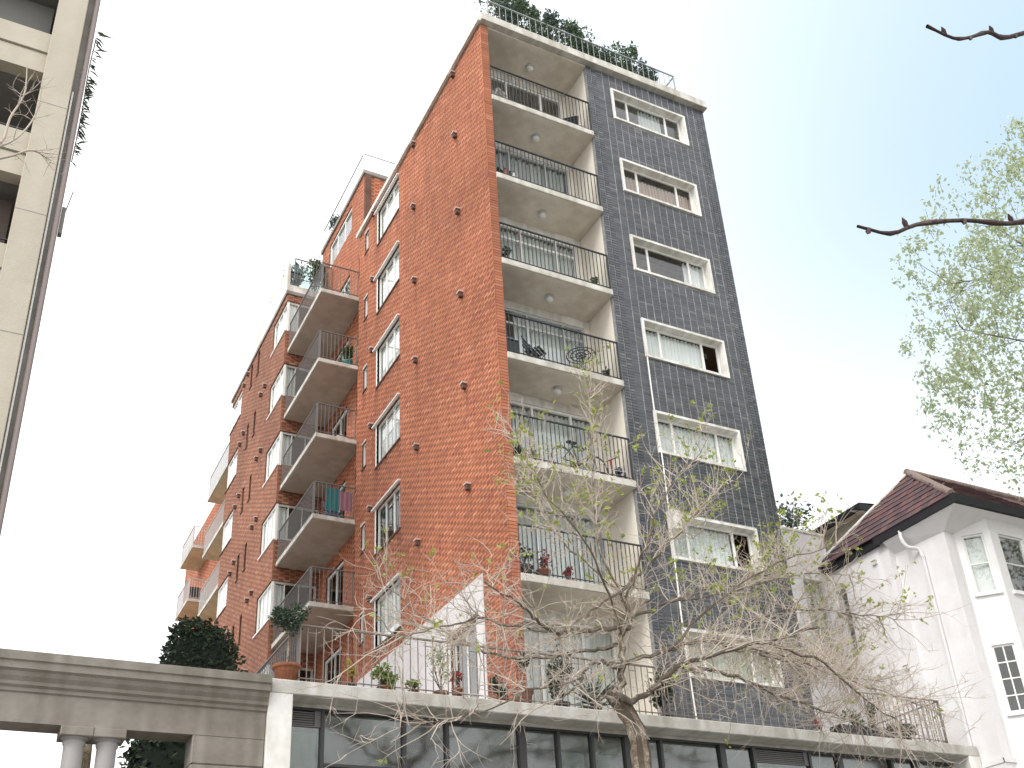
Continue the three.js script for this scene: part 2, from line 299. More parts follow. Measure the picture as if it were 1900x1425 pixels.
// left wall of the front wing
const FA = faceXn(xA), holesA = [];
for (let k = 0; k < 6; k++) { holesA.push([24.45, 26.3, Fl(k) + 1.0, Fl(k) + 2.42]); holesA.push([27.22, 27.55, Fl(k) + 1.55, Fl(k) + 2.42]); }
const bandHole = [19.6, 28.2, 5, 11.1];
const wallA = add(apt, 'brick_wall', wallPieces(FA, 18.3, 28.1, 0, 27.42, [...holesA, [20.0, 21.42, 7.8, 10.15]], -0.22, 0), M.mortar);
const drips = []; for (let k = -1; k < 6; k++) { drips.push([23.15, Fl(k) - 0.1, 0.1, 1.3], [20.1, Fl(k), 0.1, 1.1], [26.68, Fl(k) + 2.5, 0.09, 1.2]); if (k >= 0) drips.push([24.5, Fl(k) + 0.95, 0.16, 1.1], [26.3, Fl(k) + 0.95, 0.2, 1.3], [25.4, Fl(k) + 0.95, 0.9, 0.35], [27.38, Fl(k) + 1.5, 0.18, 1.0]); }
const weather = (tone) => (R, h, u, v) => { let k = 1; for (const [du, dv, w, L] of drips) { const t = (dv - v) / L; if (t > -0.05 && t < 1 && Math.abs(u - du) < w) k *= 1 - 0.34 * (1 - t) * (0.6 + 0.4 * R()); } if (v > 26.6) k *= 1 - 0.22 * R() * (v - 26.6); return tone(R, h, u, v).multiplyScalar(k); };   // soot washed down from spouts and sills
let listA = lay(RB, FA, 18.3, 28.1, 7.0, 27.42, [...holesA, bandHole], { tone: weather(redTone) });
listA.push(...lay(RB, faceZ(zA), xA + 0.006, xI, 7.0, 27.42, [], { bond: 'stack', len: 0.3, tone: (R, h, u, v) => redTone(R, h, u, v).multiplyScalar(0.82) }));
setBricks(wallA, 'brick', listA, redMats, 300);
add(apt, 'rendered_wall', wallPieces(FA, 19.6, 28.1, 5.4, 11.1, [[20.0, 21.42, 7.8, 10.15]], 0, 0.02), M.render);
add(apt, 'lintel', fbox(FA, 19.9, 21.5, 10.15, 10.27, -0.05, 0.06), std(0.16, 0.10, 0.075, 0.9));
makeWindow(apt, FA, 20.0, 21.42, 7.82, 10.15, { mull: [0.7], w: -0.1, name: 'terrace_door', fr: 0.08 });
// stacked windows of the left wall
for (let k = 0; k < 6; k++) {
  const y = Fl(k), wn = makeWindow(apt, FA, 24.45, 26.3, y + 1.0, y + 2.42, { mull: [0.62, 1.24], w: -0.09, fr: 0.055, extra: [fbox(FA, 24.4, 26.52, y + 2.421, y + 2.465, -0.06, 0.09), fbox(FA, 26.3, 26.38, y + 1.0, y + 2.42, -0.1, 0.012)] });
  drape(FA, 24.5, k === 4 ? 24.9 : 26.25, y + 1.05, y + 2.4, -0.16, M.drapeWhite, wn, 0.11, 0.03);
  add(apt, 'brick_sill', fbox(FA, 24.42, 26.35, y + 0.94, y + 0.999, -0.05, 0.04), M.sill);
  makeWindow(apt, FA, 27.22, 27.55, y + 1.55, y + 2.42, { w: -0.07, fr: 0.05, extra: [fbox(FA, 27.2, 27.57, y + 2.421, y + 2.455, -0.04, 0.03)] });
  add(apt, 'brick_sill', fbox(FA, 27.2, 27.57, y + 1.5, y + 1.549, -0.05, 0.035), M.sill);
}
// small vent spouts through the left wall
function vent(F, u, v) { const p = add(apt, 'vent_spout', fbox(F, u - 0.055, u + 0.055, v - 0.065, v + 0.06, -0.02, 0.11), M.ventMat ??= std(0.13, 0.07, 0.055, 0.9)); add(p, 'spout_cap', fbox(F, u - 0.085, u + 0.085, v + 0.061, v + 0.1, -0.02, 0.14), M.capMat ??= std(0.62, 0.5, 0.45, 0.85)); }
for (let k = 0; k < 6; k++) { if (k < 5) { vent(FA, 23.15, Fl(k) - 0.04); vent(FA, 20.1, Fl(k) + 0.06); } vent(FA, 26.68, Fl(k) + 2.6); }
vent(FA, 20.1, 27.2); vent(FA, 23.1, 27.2);
// roof slab, gutter edge, floors, right and back walls
add(apt, 'roof_slab', [bevelBox(xA - 0.04, xR + 0.08, 27.425, 27.70, -28.15, -18.12), box(xI, xR - 0.2, 27.34, 27.424, -28.0, -18.32)], M.concrete);
add(apt, 'gutter', [box(xA - 0.12, xA - 0.041, 27.42, 27.58, -28.2, -18.2)], M.oldWhite);
for (let k = 0; k < 7; k++) add(apt, 'floor_slab', [bevelBox(xI, xD - 0.005, Fl(k) - 0.18, Fl(k), -19.7, zA + 0.05), box(xI, xR - 0.21, Fl(k) - 0.18, Fl(k) - 0.002, -28, -19.701)], M.concrete);
for (let k = -1; k < 6; k++) add(apt, 'soffit', box(xI + 0.002, xD - 0.007, (k < 0 ? 27.335 : Fl(k) - 0.185), (k < 0 ? 27.339 : Fl(k) - 0.1805), -19.55, zA + 0.01), M.soffit);
add(apt, 'side_wall', box(xR - 0.2, xR - 0.03, 0, 27.42, -28.1, zA - 0.25), M.mortar);
add(apt, 'rear_wall', box(xI, xR - 0.201, 0, 27.33, -28.1, -27.9), M.mortar);
add(apt, 'inner_wall', box(xI, xR - 0.202, 0, 27.33, -23.1, -23), M.roomLight);
add(apt, 'party_wall', [box(xD, xD + 0.22, 0, 27.336, -22.9, zA - 0.13)], M.cream);
// dark glazed brick bay
const FD = faceZ(zA), holesD = [];
const wTop = [26.79, 24.0, 21.19, 18.39, 15.57, 12.76, 9.86], wBot = [25.56, 22.78, 19.98, 17.18, 14.36, 11.55, 8.72];
for (let k = 0; k < 7; k++) holesD.push([14.05, 16.71, wBot[k], wTop[k]]);
const bay = add(apt, 'glazed_brick_wall', [...wallPieces(FD, xD + 0.001, xR - 0.012, 0, 27.42, holesD, -0.24, 0), box(xR - 0.029, xR - 0.012, 0, 27.42, zA - 1.2, zA - 0.241)], M.darkMortar);
const glaze = { tone: glazeTone, bond: 'stack', len: 0.205, course: 0.0857, joint: 0.014, vj: 0.03, proud: 0.007 };
let listD = [...lay(RB, FD, xD + 0.34, xR - 0.3, 7.0, 27.42, holesD, glaze), ...lay(RB, FD, xD + 0.005, xD + 0.325, 7.0, 27.42, [], { ...glaze, len: 0.15, proud: 0.02, thick: 0.04 }), ...lay(RB, FD, xR - 0.285, xR, 7.0, 27.42, [], { ...glaze, len: 0.13, proud: 0.02, thick: 0.04 })];
setBricks(bay, 'brick', listD, glazeMats, 300);
const wKind = [[M.drapeGrey, []], [M.blindBrown, []], [M.drapePale, []], [M.drapePale, []], [M.drapePale, []], [M.drapePale, []], [M.drapeCream, []]];
const bayWindows = [];
for (let k = 0; k < 7; k++) {
  const a = wBot[k], b = wTop[k], s = 0.07;                         // painted concrete surround, proud of the bricks, with deep reveals
  const sur = [fbox(FD, 14.05, 16.71, a, a + s, -0.24, 0.06), fbox(FD, 14.05, 16.71, b - s, b, -0.24, 0.06), fbox(FD, 14.05, 14.05 + s, a + s, b - s, -0.24, 0.06), fbox(FD, 16.71 - s, 16.71, a + s, b - s, -0.24, 0.06)];
  add(apt, 'window_surround', sur, M.oldWhite);
  bayWindows[k] = makeWindow(apt, FD, 14.05 + s, 16.71 - s, a + s, b - s, { w: -0.2, fr: 0.045, fd: 0.05, mull: [0.6, 1.98], bw: 0.06, skip: k === 3 || k === 5 ? [2] : [] });
}
// curtains hang inside those windows
const cur = (k, u0, u1, m, v1) => drape(FD, u0, u1, wBot[k] + 0.1, v1 ?? wTop[k] - 0.1, -0.3, m, bayWindows[k], 0.12, 0.035);
cur(0, 15.2, 16.0, M.drapeGrey); cur(1, 14.1, 16.7, M.blindBrown, 23.7); cur(2, 16.0, 16.7, M.drapeWhite); cur(2, 14.1, 14.35, M.drapeGrey);
cur(3, 14.1, 16.2, M.drapePale); cur(4, 14.1, 16.7, M.drapePale); cur(5, 14.1, 16.1, M.drapePale); cur(6, 14.1, 16.7, M.drapeCream);
add(apt, 'hanging_cable', tube(smoothPts([[14.07, 17.15, -18.24], [14.085, 15.6, -18.26], [14.12, 14.4, -18.25], [14.1, 12.1, -18.26], [14.06, 9.8, -18.25], [14.1, 7.4, -18.24]], 6), Array(31).fill(0.02), 6), M.whitePaint);
add(apt, 'junction_box', bevelBox(14.05, 14.3, 12.25, 12.75, -18.24, -18.08), M.oldWhite);
// recessed front balconies: sliding doors, drapes, railings
const doorMull = [[1.2, 2.35], [1.15, 2.3], [1.32, 2.42], [1.35, 2.42], [1.3, 2.4], [1.2, 2.3], [1.1, 2.2]];
const zG = -19.55, FG = faceZ(zG);
for (let k = 0; k < 7; k++) {
  const y = Fl(k), top = k === 0 ? 27.33 : y + 2.635;
  const door = makeWindow(apt, FG, xI + 0.001, xD - 0.17, y + 0.02, top - 0.24, { mull: doorMull[k], trans: k === 2 || k === 3 ? [1.95] : [], w: -0.05, fr: 0.06, fd: 0.07, bw: 0.06, frameMat: k % 2 ? M.alum : M.whitePaint, name: 'sliding_door', glassMat: M.glass });
  add(apt, 'door_head', box(xI + 0.001, xD - 0.005, top - 0.239, top - 0.004, zG - 0.1, zG + 0.02), M.oldWhite);
  add(apt, 'door_post', box(xD - 0.169, xD - 0.005, y + 0.001, top - 0.24, zG - 0.1, zG + 0.02), M.cream);
  if (k === 0) { drape(FG, xI + 0.05, xI + 0.9, y + 0.05, top - 0.3, -0.3, M.drapeGrey, door, 0.14, 0.05); }
  else if (k === 3) { drape(FG, xI + 0.1, xI + 0.5, y + 0.05, top - 0.3, -0.17, M.drapePale, door, 0.13, 0.045); drape(FG, xI + 1.0, xD - 0.2, y + 0.05, top - 0.3, -0.17, M.drapePale, door, 0.13, 0.045); }
  else drape(FG, xI + 0.1, xD - 0.2, y + 0.05, top - 0.3, -0.17, k === 1 ? M.drapeGrey : M.drapePale, door, k === 1 ? 0.2 : 0.13, 0.045);
  if (k < 6) makeRailing(apt, [xI + 0.005, zA - 0.02], [xD - 0.02, zA - 0.02], y + 0.001, 1.16, { gap: 0.115, mat: M.railDark, t: 0.017 });
  if (k < 6) {
    const cy = k === 0 ? 27.335 : y + 2.82 - 0.185, x = 11.76, z = -18.98;
    const lamp = thing('ceiling_light', ['round white globe light under the roof slab of the topmost balcony', 'round white globe light under the second balcony slab from the top', 'round white globe light above the third balcony from the top', 'round white globe light above the balcony with the round metal table', 'round white globe light above the balcony with the black bicycle', 'round white globe light above the lowest recessed balcony, behind the bare tree'][k], 'ceiling light', [x, cy, z], 'globe lights on the balcony ceilings');
    lamp.userData.local = true;
    const pr = [[0.0, -0.001], [0.13, -0.001], [0.13, -0.03], [0.0, -0.031]].map((q) => new THREE.Vector2(...q)); add(lamp, 'base', new THREE.LatheGeometry(pr, 16), M.alum);
    const dome = new THREE.SphereGeometry(0.105, 16, 10); dome.scale(1, 0.85, 1); dome.translate(0, -0.1, 0); add(lamp, 'globe', dome, M.opal);
  }
}
// recess between the wings, with the side balconies; it rises a storey higher as the penthouse
const FR = faceXn(10.0);
const holesR = []; for (let k = 0; k < 6; k++) holesR.push([29.6, 31.3, Fl(k) + 0.05, Fl(k) + 2.3]); holesR.push([29.55, 32.1, 29.05, 30.2]);
for (let k = 0; k < 6; k++) holesR.push([28.35, 28.65, Fl(k) + 1.3, Fl(k) + 2.2]);
const wallR = add(apt, 'brick_wall', [...wallPieces(FR, 28.101, 33, 0, 30.55, holesR, -0.22, 0), ...wallPieces(faceZ(-28.2), 10.22, 14, 27.71, 30.55, [], -0.22, 0)], M.mortar);
setBricks(wallR, 'brick', [...lay(RB, FR, 28.22, 33, 7, 30.55, holesR, { tone: redTone }), ...lay(RB, faceZ(-28.2), 10.0, 14, 27.71, 30.55, [], { tone: redTone })], redMats, 0);
add(apt, 'penthouse_roof', bevelBox(9.93, 14.1, 30.551, 30.72, -33.1, -28.1), M.beigeDark);
add(apt, 'penthouse_shell', [box(13.8, 14, 27.7, 30.55, -33, -28.43), box(10.23, 13.79, 27.7, 30.55, -33.2, -33.0), box(10.22, 14, 27.5, 27.7, -33, -28.16), box(12, 12.2, 0, 27.5, -40, -28.2)], M.mortar);
makeWindow(apt, FR, 29.55, 32.1, 29.05, 30.2, { mull: [0.85, 1.7], w: -0.08, fr: 0.08, fd: 0.1 });
for (let k = 0; k < 6; k++) { makeWindow(apt, FR, 29.6, 31.3, Fl(k) + 0.05, Fl(k) + 2.3, { mull: [0.8], w: -0.08, fr: 0.08, name: 'balcony_door' }); makeWindow(apt, FR, 28.35, 28.65, Fl(k) + 1.3, Fl(k) + 2.2, { w: -0.06, fr: 0.05 }); add(apt, 'floor_slab', box(10.23, 11.99, Fl(k) - 0.2, Fl(k), -39.8, -28.3), M.room); }
add(apt, 'downpipe', tube([V(9.9, 5, -28.16), V(9.9, 27.3, -28.16)], [0.05, 0.05], 8), M.railGrey);
for (let k = 0; k < 5; k++) {
  const y = Fl(k) + 0.1;
  add(apt, 'balcony_slab', bevelBox(8.49, 9.995, y - 0.15, y, -31.97, -28.1), M.concrete);
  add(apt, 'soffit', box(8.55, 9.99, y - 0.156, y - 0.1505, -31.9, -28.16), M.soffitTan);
  makeRailing(apt, [8.53, -28.14], [9.8, -28.14], y + 0.001, 1.1, { mat: M.railGrey, gap: 0.125 });
  makeRailing(apt, [8.53, -31.9], [8.53, -28.18], y + 0.001, 1.1, { mat: M.railGrey, gap: 0.11, single: false });
}
makeRailing(apt, [8.5, -31.6], [9.95, -31.6], 30.73 - 3.0, 1.0, { mat: M.railGrey, single: false });
makeRailing(apt, [10.0, -28.35], [13, -28.35], 30.73, 1.0, { mat: M.alum, single: false, gap: 1.2 });
makeRailing(apt, [10.0, -33], [10.0, -28.37], 30.73, 1.0, { mat: M.alum, single: false, gap: 1.2 });
// rear wing
const xB = 8.4, zB = -32, FB = faceXn(xB), holesB = [];
for (let k = 0; k < 6; k++) {
  const y = Fl(k);
  holesB.push([32.0, 33.75, y + 0.98, y + 2.3], [38.4, 40.1, y + 0.98, y + 2.3], [35.7, 36.0, y + 1.45, y + 2.5], [36.75, 37.05, y + 1.45, y + 2.5]);
}
const holesBf = []; for (let k = 0; k < 6; k++) holesBf.push([8.4, 9.9, Fl(k) + (k === 5 ? 0.5 : 0.98), Fl(k) + 2.3]);
const wallB = add(apt, 'brick_wall', [...wallPieces(FB, 32, 40.1, 0, 27.3, holesB, -0.22, 0), ...wallPieces(faceZ(zB), 8.62, 9.995, 0, 27.3, holesBf, -0.22, 0)], M.mortar);
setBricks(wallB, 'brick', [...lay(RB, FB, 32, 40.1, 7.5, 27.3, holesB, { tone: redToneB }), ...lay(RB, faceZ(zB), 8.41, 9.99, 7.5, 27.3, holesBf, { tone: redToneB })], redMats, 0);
for (let k = 0; k < 6; k++) {
  const y = Fl(k);
  const cw = makeWindow(apt, FB, 32.02, 33.75, y + 0.98, y + 2.3, { mull: [0.6, 1.15], w: -0.07, fr: 0.07, name: 'corner_window', extra: [fbox(FB, 31.98, 33.85, y + 0.93, y + 0.979, -0.1, 0.05)] });
  drape(FB, 32.1, 33.7, y + 1.05, y + 2.25, -0.15, M.drapeWhite, cw, 0.12, 0.03);
  makeWindow(apt, faceZ(zB), 8.42, 9.9, y + (k === 5 ? 0.5 : 0.98), y + 2.3, { mull: [0.42, 0.9], w: -0.07, fr: 0.07, name: 'corner_window', frameMat: M.oldWhite });
  drape(faceZ(zB), 8.46, 8.85, y + (k === 5 ? 0.58 : 1.05), y + 2.22, -0.14, M.drapePale, cw, 0.12, 0.03);
  const fw = makeWindow(apt, FB, 38.4, 40.08, y + 0.98, y + 2.3, { mull: [0.85], w: -0.07, fr: 0.07 });
  drape(FB, 38.5, 40.0, y + 1.05, y + 2.25, -0.15, M.drapeWhite, fw, 0.12, 0.03);
  for (const u of [35.7, 36.75]) makeWindow(apt, FB, u, u + 0.3, y + 1.45, y + 2.5, { w: -0.13, fr: 0.03, frameMat: M.beigeDark, name: 'slot_window' });
  for (const [u0, u1, v] of [[38.35, 40.12, 0.979], [35.66, 36.04, 1.449], [36.71, 37.09, 1.449]]) add(apt, 'brick_sill', fbox(FB, u0, u1, y + v - 0.049, y + v, -0.1, 0.04), M.sill);
  vent(FB, 34.4, y - 0.05); vent(FB, 34.95, y - 0.12); vent(FB, 37.4, y + 2.35); vent(FB, 37.9, y + 2.1);
  add(apt, 'floor_slab', box(8.63, 10.2, y - 0.2, y, -40, -32.25), M.room);
}
add(apt, 'roof_slab', bevelBox(8.34, 12.2, 27.301, 27.45, -40.2, -31.94), M.beigeDark);
add(apt, 'rear_wall', [box(8.62, 12, 0, 27.3, -40.1, -39.9), box(10.0, 10.2, 0, 27.3, -39.9, -33.0)], M.mortar);
// roof terrace of the rear wing
add(apt, 'parapet', [bevelBox(8.34, 8.46, 27.451, 28.75, -36.5, -31.95), bevelBox(8.461, 10.0, 27.451, 27.75, -32.06, -31.95)], M.oldWhite);
add(apt, 'glass_balustrade', box(8.461, 9.93, 27.751, 28.8, -32.01, -31.998), M.balGlass);
// far balconies behind the rear wing
for (let k = 0; k < 4; k++) {
  const y = Fl(k) + 0.1;
  add(apt, 'balcony_slab', bevelBox(8.56, 10, y - 0.15, y, -44.6, -40.25), M.concrete);
  add(apt, 'soffit', box(8.62, 9.95, y - 0.156, y - 0.1505, -44.5, -40.3), M.soffitFar);
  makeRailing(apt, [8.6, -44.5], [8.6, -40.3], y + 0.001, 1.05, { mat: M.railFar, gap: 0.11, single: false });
  add(apt, 'balcony_slab', bevelBox(9.0, 10.4, y - 0.15, y, -52.4, -49.6), M.concrete);
  add(apt, 'soffit', box(9.04, 10.3, y - 0.156, y - 0.1505, -52.3, -49.66), M.soffitFar);
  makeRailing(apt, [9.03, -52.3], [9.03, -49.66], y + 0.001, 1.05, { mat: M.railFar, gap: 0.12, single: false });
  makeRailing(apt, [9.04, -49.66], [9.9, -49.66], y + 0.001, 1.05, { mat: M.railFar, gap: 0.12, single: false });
}
const FC = faceXn(9.95), holesC = []; for (let k = 0; k < 6; k++) holesC.push([41, 43.5, Fl(k) + 0.2, Fl(k) + 2.3], [46, 47.4, Fl(k) + 1.0, Fl(k) + 2.3]);
const wallC = add(apt, 'brick_wall', wallPieces(FC, 40.101, 56, 0, 27.3, holesC, -0.2, 0), M.mortar);
setBricks(wallC, 'brick', lay(RB, FC, 40.12, 56, 7.5, 27.3, holesC, { tone: redTone }), redMats, 0);
for (let k = 0; k < 6; k++) { makeWindow(apt, FC, 41, 43.5, Fl(k) + 0.2, Fl(k) + 2.3, { mull: [1.2], w: -0.07, fr: 0.07 }); makeWindow(apt, FC, 46, 47.4, Fl(k) + 1.0, Fl(k) + 2.3, { mull: [0.7], w: -0.07, fr: 0.07 }); }
add(apt, 'rear_shell', [box(10.15, 14, 27.0, 27.3, -56, -40.15), box(13.8, 14, 0, 27, -56, -40.15), box(10.15, 13.8, 0, 27, -56, -55.8)], M.mortar);
// railing along the edge of the roof
makeRailing(apt, [10.1, -18.32], [16.62, -18.32], 27.701, 0.85, { mat: M.roofRail = std(0.34, 0.37, 0.38, 0.5), gap: 0.2, single: false, t: 0.014 });
makeRailing(apt, [16.62, -20.2], [16.62, -18.34], 27.701, 0.85, { mat: M.roofRail, gap: 0.5, single: false });

// ---------------------------------------------------------------- the shops with their roof terrace
const zP = -17.0, yP = 7.37;
const shop = thing('shop_building', 'low concrete framed shop front with dark tinted glazing and a planted terrace on top', 'shop building', [12.8, 0, -17.5]);
add(shop, 'roof_slab', [bevelBox(4.56, 21.05, yP - 0.24, yP, -17.45, zP, 0.015), box(4.6, 21.05, yP - 0.3, yP - 0.02, -28, -17.451)], M.podium);
add(shop, 'pilaster', bevelBox(4.52, 4.93, -0.1, yP - 0.241, -17.6, zP - 0.004), M.oldWhite);
add(shop, 'pilaster', bevelBox(20.72, 21.08, -0.1, yP - 0.241, -17.6, zP - 0.004), M.oldWhite);
add(shop, 'side_wall', [box(4.6, 4.8, 0, yP - 0.301, -27.9, -17.601), box(4.8, 21, 0, yP - 0.3, -28, -27.9), box(20.9, 21.05, 0, yP - 0.301, -27.9, -17.601)], M.roomLight);
add(shop, 'shop_floor', box(4.8, 20.9, -0.1, 0.02, -27.9, -17.5), M.roomLight);
add(shop, 'shop_ceiling', box(4.81, 20.89, yP - 0.62, yP - 0.305, -27.8, -17.72), M.roomLight);
add(shop, 'head_frame', box(4.931, 20.719, yP - 0.34, yP - 0.242, -17.58, -17.48), M.darkFrame);
const mx = [4.94, 5.6, 7.09, 7.91, 9.43, 10.2, 10.95, 11.75, 12.54, 14.05, 14.85, 16.36, 17.21, 18.75, 19.51, 20.72], thickM = [4, 7, 9, 12, 14];
for (let i = 0; i + 1 < mx.length; i++) {
  const wide = thickM.includes(i) ? 0.07 : 0.03;
  if (i) add(shop, 'mullion', box(mx[i] - wide, mx[i] + wide, 0.02, yP - 0.341, -17.6, -17.46), M.darkFrame);
  const a = mx[i] + (i ? wide : 0.01), b = mx[i + 1] - (thickM.includes(i + 1) ? 0.07 : i + 2 < mx.length ? 0.03 : 0.01);
  if (i === 0 || i === 10) {                                         // ventilation grille above a narrow light
    add(shop, 'grille', [fbox(faceZ(-17.53), a, b, yP - 0.62, yP - 0.6, -0.03, 0.03), ...Array.from({ length: 6 }, (_, q) => fbox(faceZ(-17.53), a + 0.06, b - 0.12, yP - 0.585 + q * 0.04, yP - 0.565 + q * 0.04, -0.02, 0.02)), fbox(faceZ(-17.53), a, a + 0.05, yP - 0.6, yP - 0.341, -0.03, 0.03), fbox(faceZ(-17.53), b - 0.11, b, yP - 0.6, yP - 0.341, -0.03, 0.03)], M.railGrey);
    add(shop, 'pane', box(a, b, 0.02, yP - 0.621, -17.54, -17.53), M.tinted);
    drape(faceZ(-17.53), a, b, 0.1, yP - 0.64, -0.25, M.drapePale, shop, 0.3, 0.02);
  } else {
    add(shop, 'pane', box(a, b, 0.02, yP - 0.341, -17.54, -17.53), M.tinted);
    if ([5, 6, 7, 11].includes(i)) drape(faceZ(-17.53), a, b, 0.1, yP - 0.64, -0.25, M.drapeGrey, shop, 0.4, 0.02);
  }
}
add(shop, 'transom', box(5.64, 9.35, 6.1, 6.15, -17.527, -17.48), M.darkFrame);
makeRailing(shop, [5.02, zP - 0.1], [13.6, zP - 0.1], yP + 0.001, 1.02, { mat: M.railRust, gap: 0.145, hooks: true, t: 0.016 });
makeRailing(shop, [5.02, -26], [5.02, zP - 0.12], yP + 0.001, 1.02, { mat: M.railGrey, gap: 0.12, single: false });
makeRailing(shop, [17.9, zP - 0.1], [20.25, zP - 0.1], yP + 0.001, 1.02, { mat: M.railRust, gap: 0.15, hooks: true, t: 0.016 });
makeRailing(shop, [20.25, -19.4], [20.25, zP - 0.12], yP + 0.001, 1.02, { mat: M.railGrey, gap: 0.15, single: false, hooks: true });

// ---------------------------------------------------------------- colonnade at the left
const cx0 = -4.5, col0 = thing('colonnade', 'stone coloured colonnade with moulded cornice and paired round columns', 'colonnade', [0, 0, -17.3]);
const prof = [[0, 6.36], [0.0, 6.8], [0.035, 6.82], [0.04, 6.87], [0.09, 6.9], [0.10, 6.95], [0.16, 7.01], [0.19, 7.07], [0.24, 7.1], [0.25, 7.2], [0.28, 7.22], [0.29, 7.35], [-0.5, 7.36], [-0.5, 6.36]];
const sh = new THREE.Shape(); prof.forEach(([w, y], i) => (i ? sh.lineTo(w, y) : sh.moveTo(w, y))); sh.closePath();
const ent = new THREE.ExtrudeGeometry(sh, { depth: 4.51 - cx0, bevelEnabled: false }); ent.rotateY(-Math.PI / 2); ent.scale(1, 1, 1);
ent.translate(4.51, 0, -17.08); // after the turn the profile looks along +z
const entM = new THREE.Matrix4().set(0, 0, 1, cx0, 0, 1, 0, 0, 1, 0, 0, -17.08, 0, 0, 0, 1);
const ent2 = new THREE.ExtrudeGeometry(sh, { depth: 4.51 - cx0, bevelEnabled: false }); ent2.applyMatrix4(entM);
{ const p = ent2.attributes.position, ix = []; for (let i = 0; i < p.count; i += 3) ix.push(i, i + 2, i + 1); ent2.setIndex(ix); }
const ent3 = ent2.toNonIndexed(); ent3.computeVertexNormals();
add(col0, 'entablature', ent3, M.portico);
for (const x of [1.69, 2.16]) {
  const pr = [[0.17, 0], [0.17, 0.25], [0.15, 0.3], [0.155, 3], [0.145, 6.1], [0.165, 6.14], [0.165, 6.17], [0.15, 6.19], [0.2, 6.22]].map((q) => new THREE.Vector2(...q));
  const g = new THREE.LatheGeometry(pr, 28); g.translate(x, 0, -17.3); const c = add(col0, 'column', g, M.column);
  add(c, 'capital', bevelBox(x - 0.232, x + 0.232, 6.221, 6.359, -17.54, -17.06), M.portico);
}
for (const x of [-2.6, -2.13]) { const g = new THREE.CylinderGeometry(0.145, 0.155, 6.2, 24); g.translate(x, 3.1, -17.3); const c = add(col0, 'column', g, M.column); add(c, 'capital', bevelBox(x - 0.232, x + 0.232, 6.221, 6.359, -17.54, -17.06), M.portico); }
const pier = add(col0, 'pier', box(3.42, 4.5, 0, 6.359, -17.55, -17.1), M.beigeDark);
for (let i = 0; i < 14; i++) { const y1 = 6.355 - i * 0.456; if (y1 < 0.3) break; add(pier, 'stone_block', bevelBox(3.38, 4.51, y1 - 0.44, y1, -17.58, -17.075, 0.014), M.portico); }

// ---------------------------------------------------------------- concrete building at the far left
const lef = thing('concrete_building', 'beige painted concrete building with a tall pilaster and dark recessed openings', 'office building', [-4, 0, -19]);
add(lef, 'pilaster', bevelBox(-0.62, -0.04, 0, 27, -18.7, -18.3, 0.015), M.beige);
add(lef, 'corner_strip', box(-0.039, 0.2, 0, 27, -24, -18.52), M.beigeDark);
add(lef, 'conduit', tube([V(-0.005, 0.5, -18.47), V(-0.005, 20.3, -18.47)], [0.022, 0.022], 8), M.whitePaint);
add(lef, 'downpipe', tube([V(0.14, 0.5, -18.45), V(0.14, 27, -18.45)], [0.05, 0.05], 8), std(0.3, 0.25, 0.235, 0.8));
add(lef, 'wall', [box(-9, -0.04, 0, 27, -24.2, -24), box(-9, -8.8, 0, 27, -24, -18.6), box(-9, 0.2, 27.001, 27.3, -24, -18.3)], M.beigeDark);
for (let i = 0; i < 9; i++) {
  const y = 21.7 - 2.91 * i + 2.91; if (y < 1.5) break;
  add(lef, 'spandrel', [box(-9, -0.621, y - 0.56, y, -18.75, -18.40), box(-9, -0.621, y - 1.13, y - 0.6, -18.75, -18.44), box(-9, -0.621, y - 0.6, y - 0.56, -18.75, -18.46)], M.beige);
  add(lef, 'floor_slab', box(-8.8, -0.1, y - 0.9, y - 0.6, -23.9, -18.76), M.roomLight);
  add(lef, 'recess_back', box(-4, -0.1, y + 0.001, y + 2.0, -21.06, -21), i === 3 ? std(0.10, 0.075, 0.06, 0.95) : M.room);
  add(lef, 'sill_rail', [box(-4, -0.63, y + 0.001, y + 0.05, -18.9, -18.76), box(-4, -0.63, y + 0.42, y + 0.45, -18.85, -18.82)], M.darkFrame);
  if (i === 1 || i === 3) add(lef, 'blind', box(-3.9, -0.7, y + (i === 1 ? 0.25 : 0.6), y + 1.75, -19.26, -19.25), i === 1 ? std(0.2, 0.2, 0.19, 0.95) : std(0.13, 0.1, 0.085, 0.95));
  add(lef, 'pier', bevelBox(-4.6, -4.001, y, y + 1.78, -18.8, -18.4), M.beige);
}
for (const y of [19.62, 16.72, 13.85]) add(lef, 'panel_joint', box(-0.615, -0.045, y - 0.008, y + 0.008, -18.301, -18.297), M.beigeDark);
const RL = rng(31);
{ // spiky plant growing down the side
  const t = thing('hanging_plant', 'spiky dark plant hanging down the corner of the beige concrete building', 'plant', [0.26, 20.5, -18.75]);
  const it = []; for (let i = 0; i < 260; i++) { const y = 18.7 + 3.9 * Math.pow(RL(), 0.8), d = V(0.9, -0.25 + (RL() - 0.5) * 1.3, (RL() - 0.5) * 1.4).normalize(), L = (0.08 + 0.24 * RL()) * (y > 21.6 ? 1.6 : 1) * (0.5 + 0.5 * Math.sin(y * 5.1) ** 2); if (y > 21.3 && RL() < 0.75) continue; it.push([V(0.2 + RL() * 0.05, y, -18.55 - RL() * 0.5), d, V(0, 0, 1).cross(d).normalize(), L, L * 0.16 + 0.012]); }
  add(t, 'leaves', leafGeo(it), M.leafDark); add(t, 'stem', tube(smoothPts([[0.22, 18.6, -18.7], [0.24, 20, -18.72], [0.22, 21.4, -18.7], [0.25, 22.3, -18.68]], 4), Array(13).fill(0.012), 5), M.darkTwig);
}
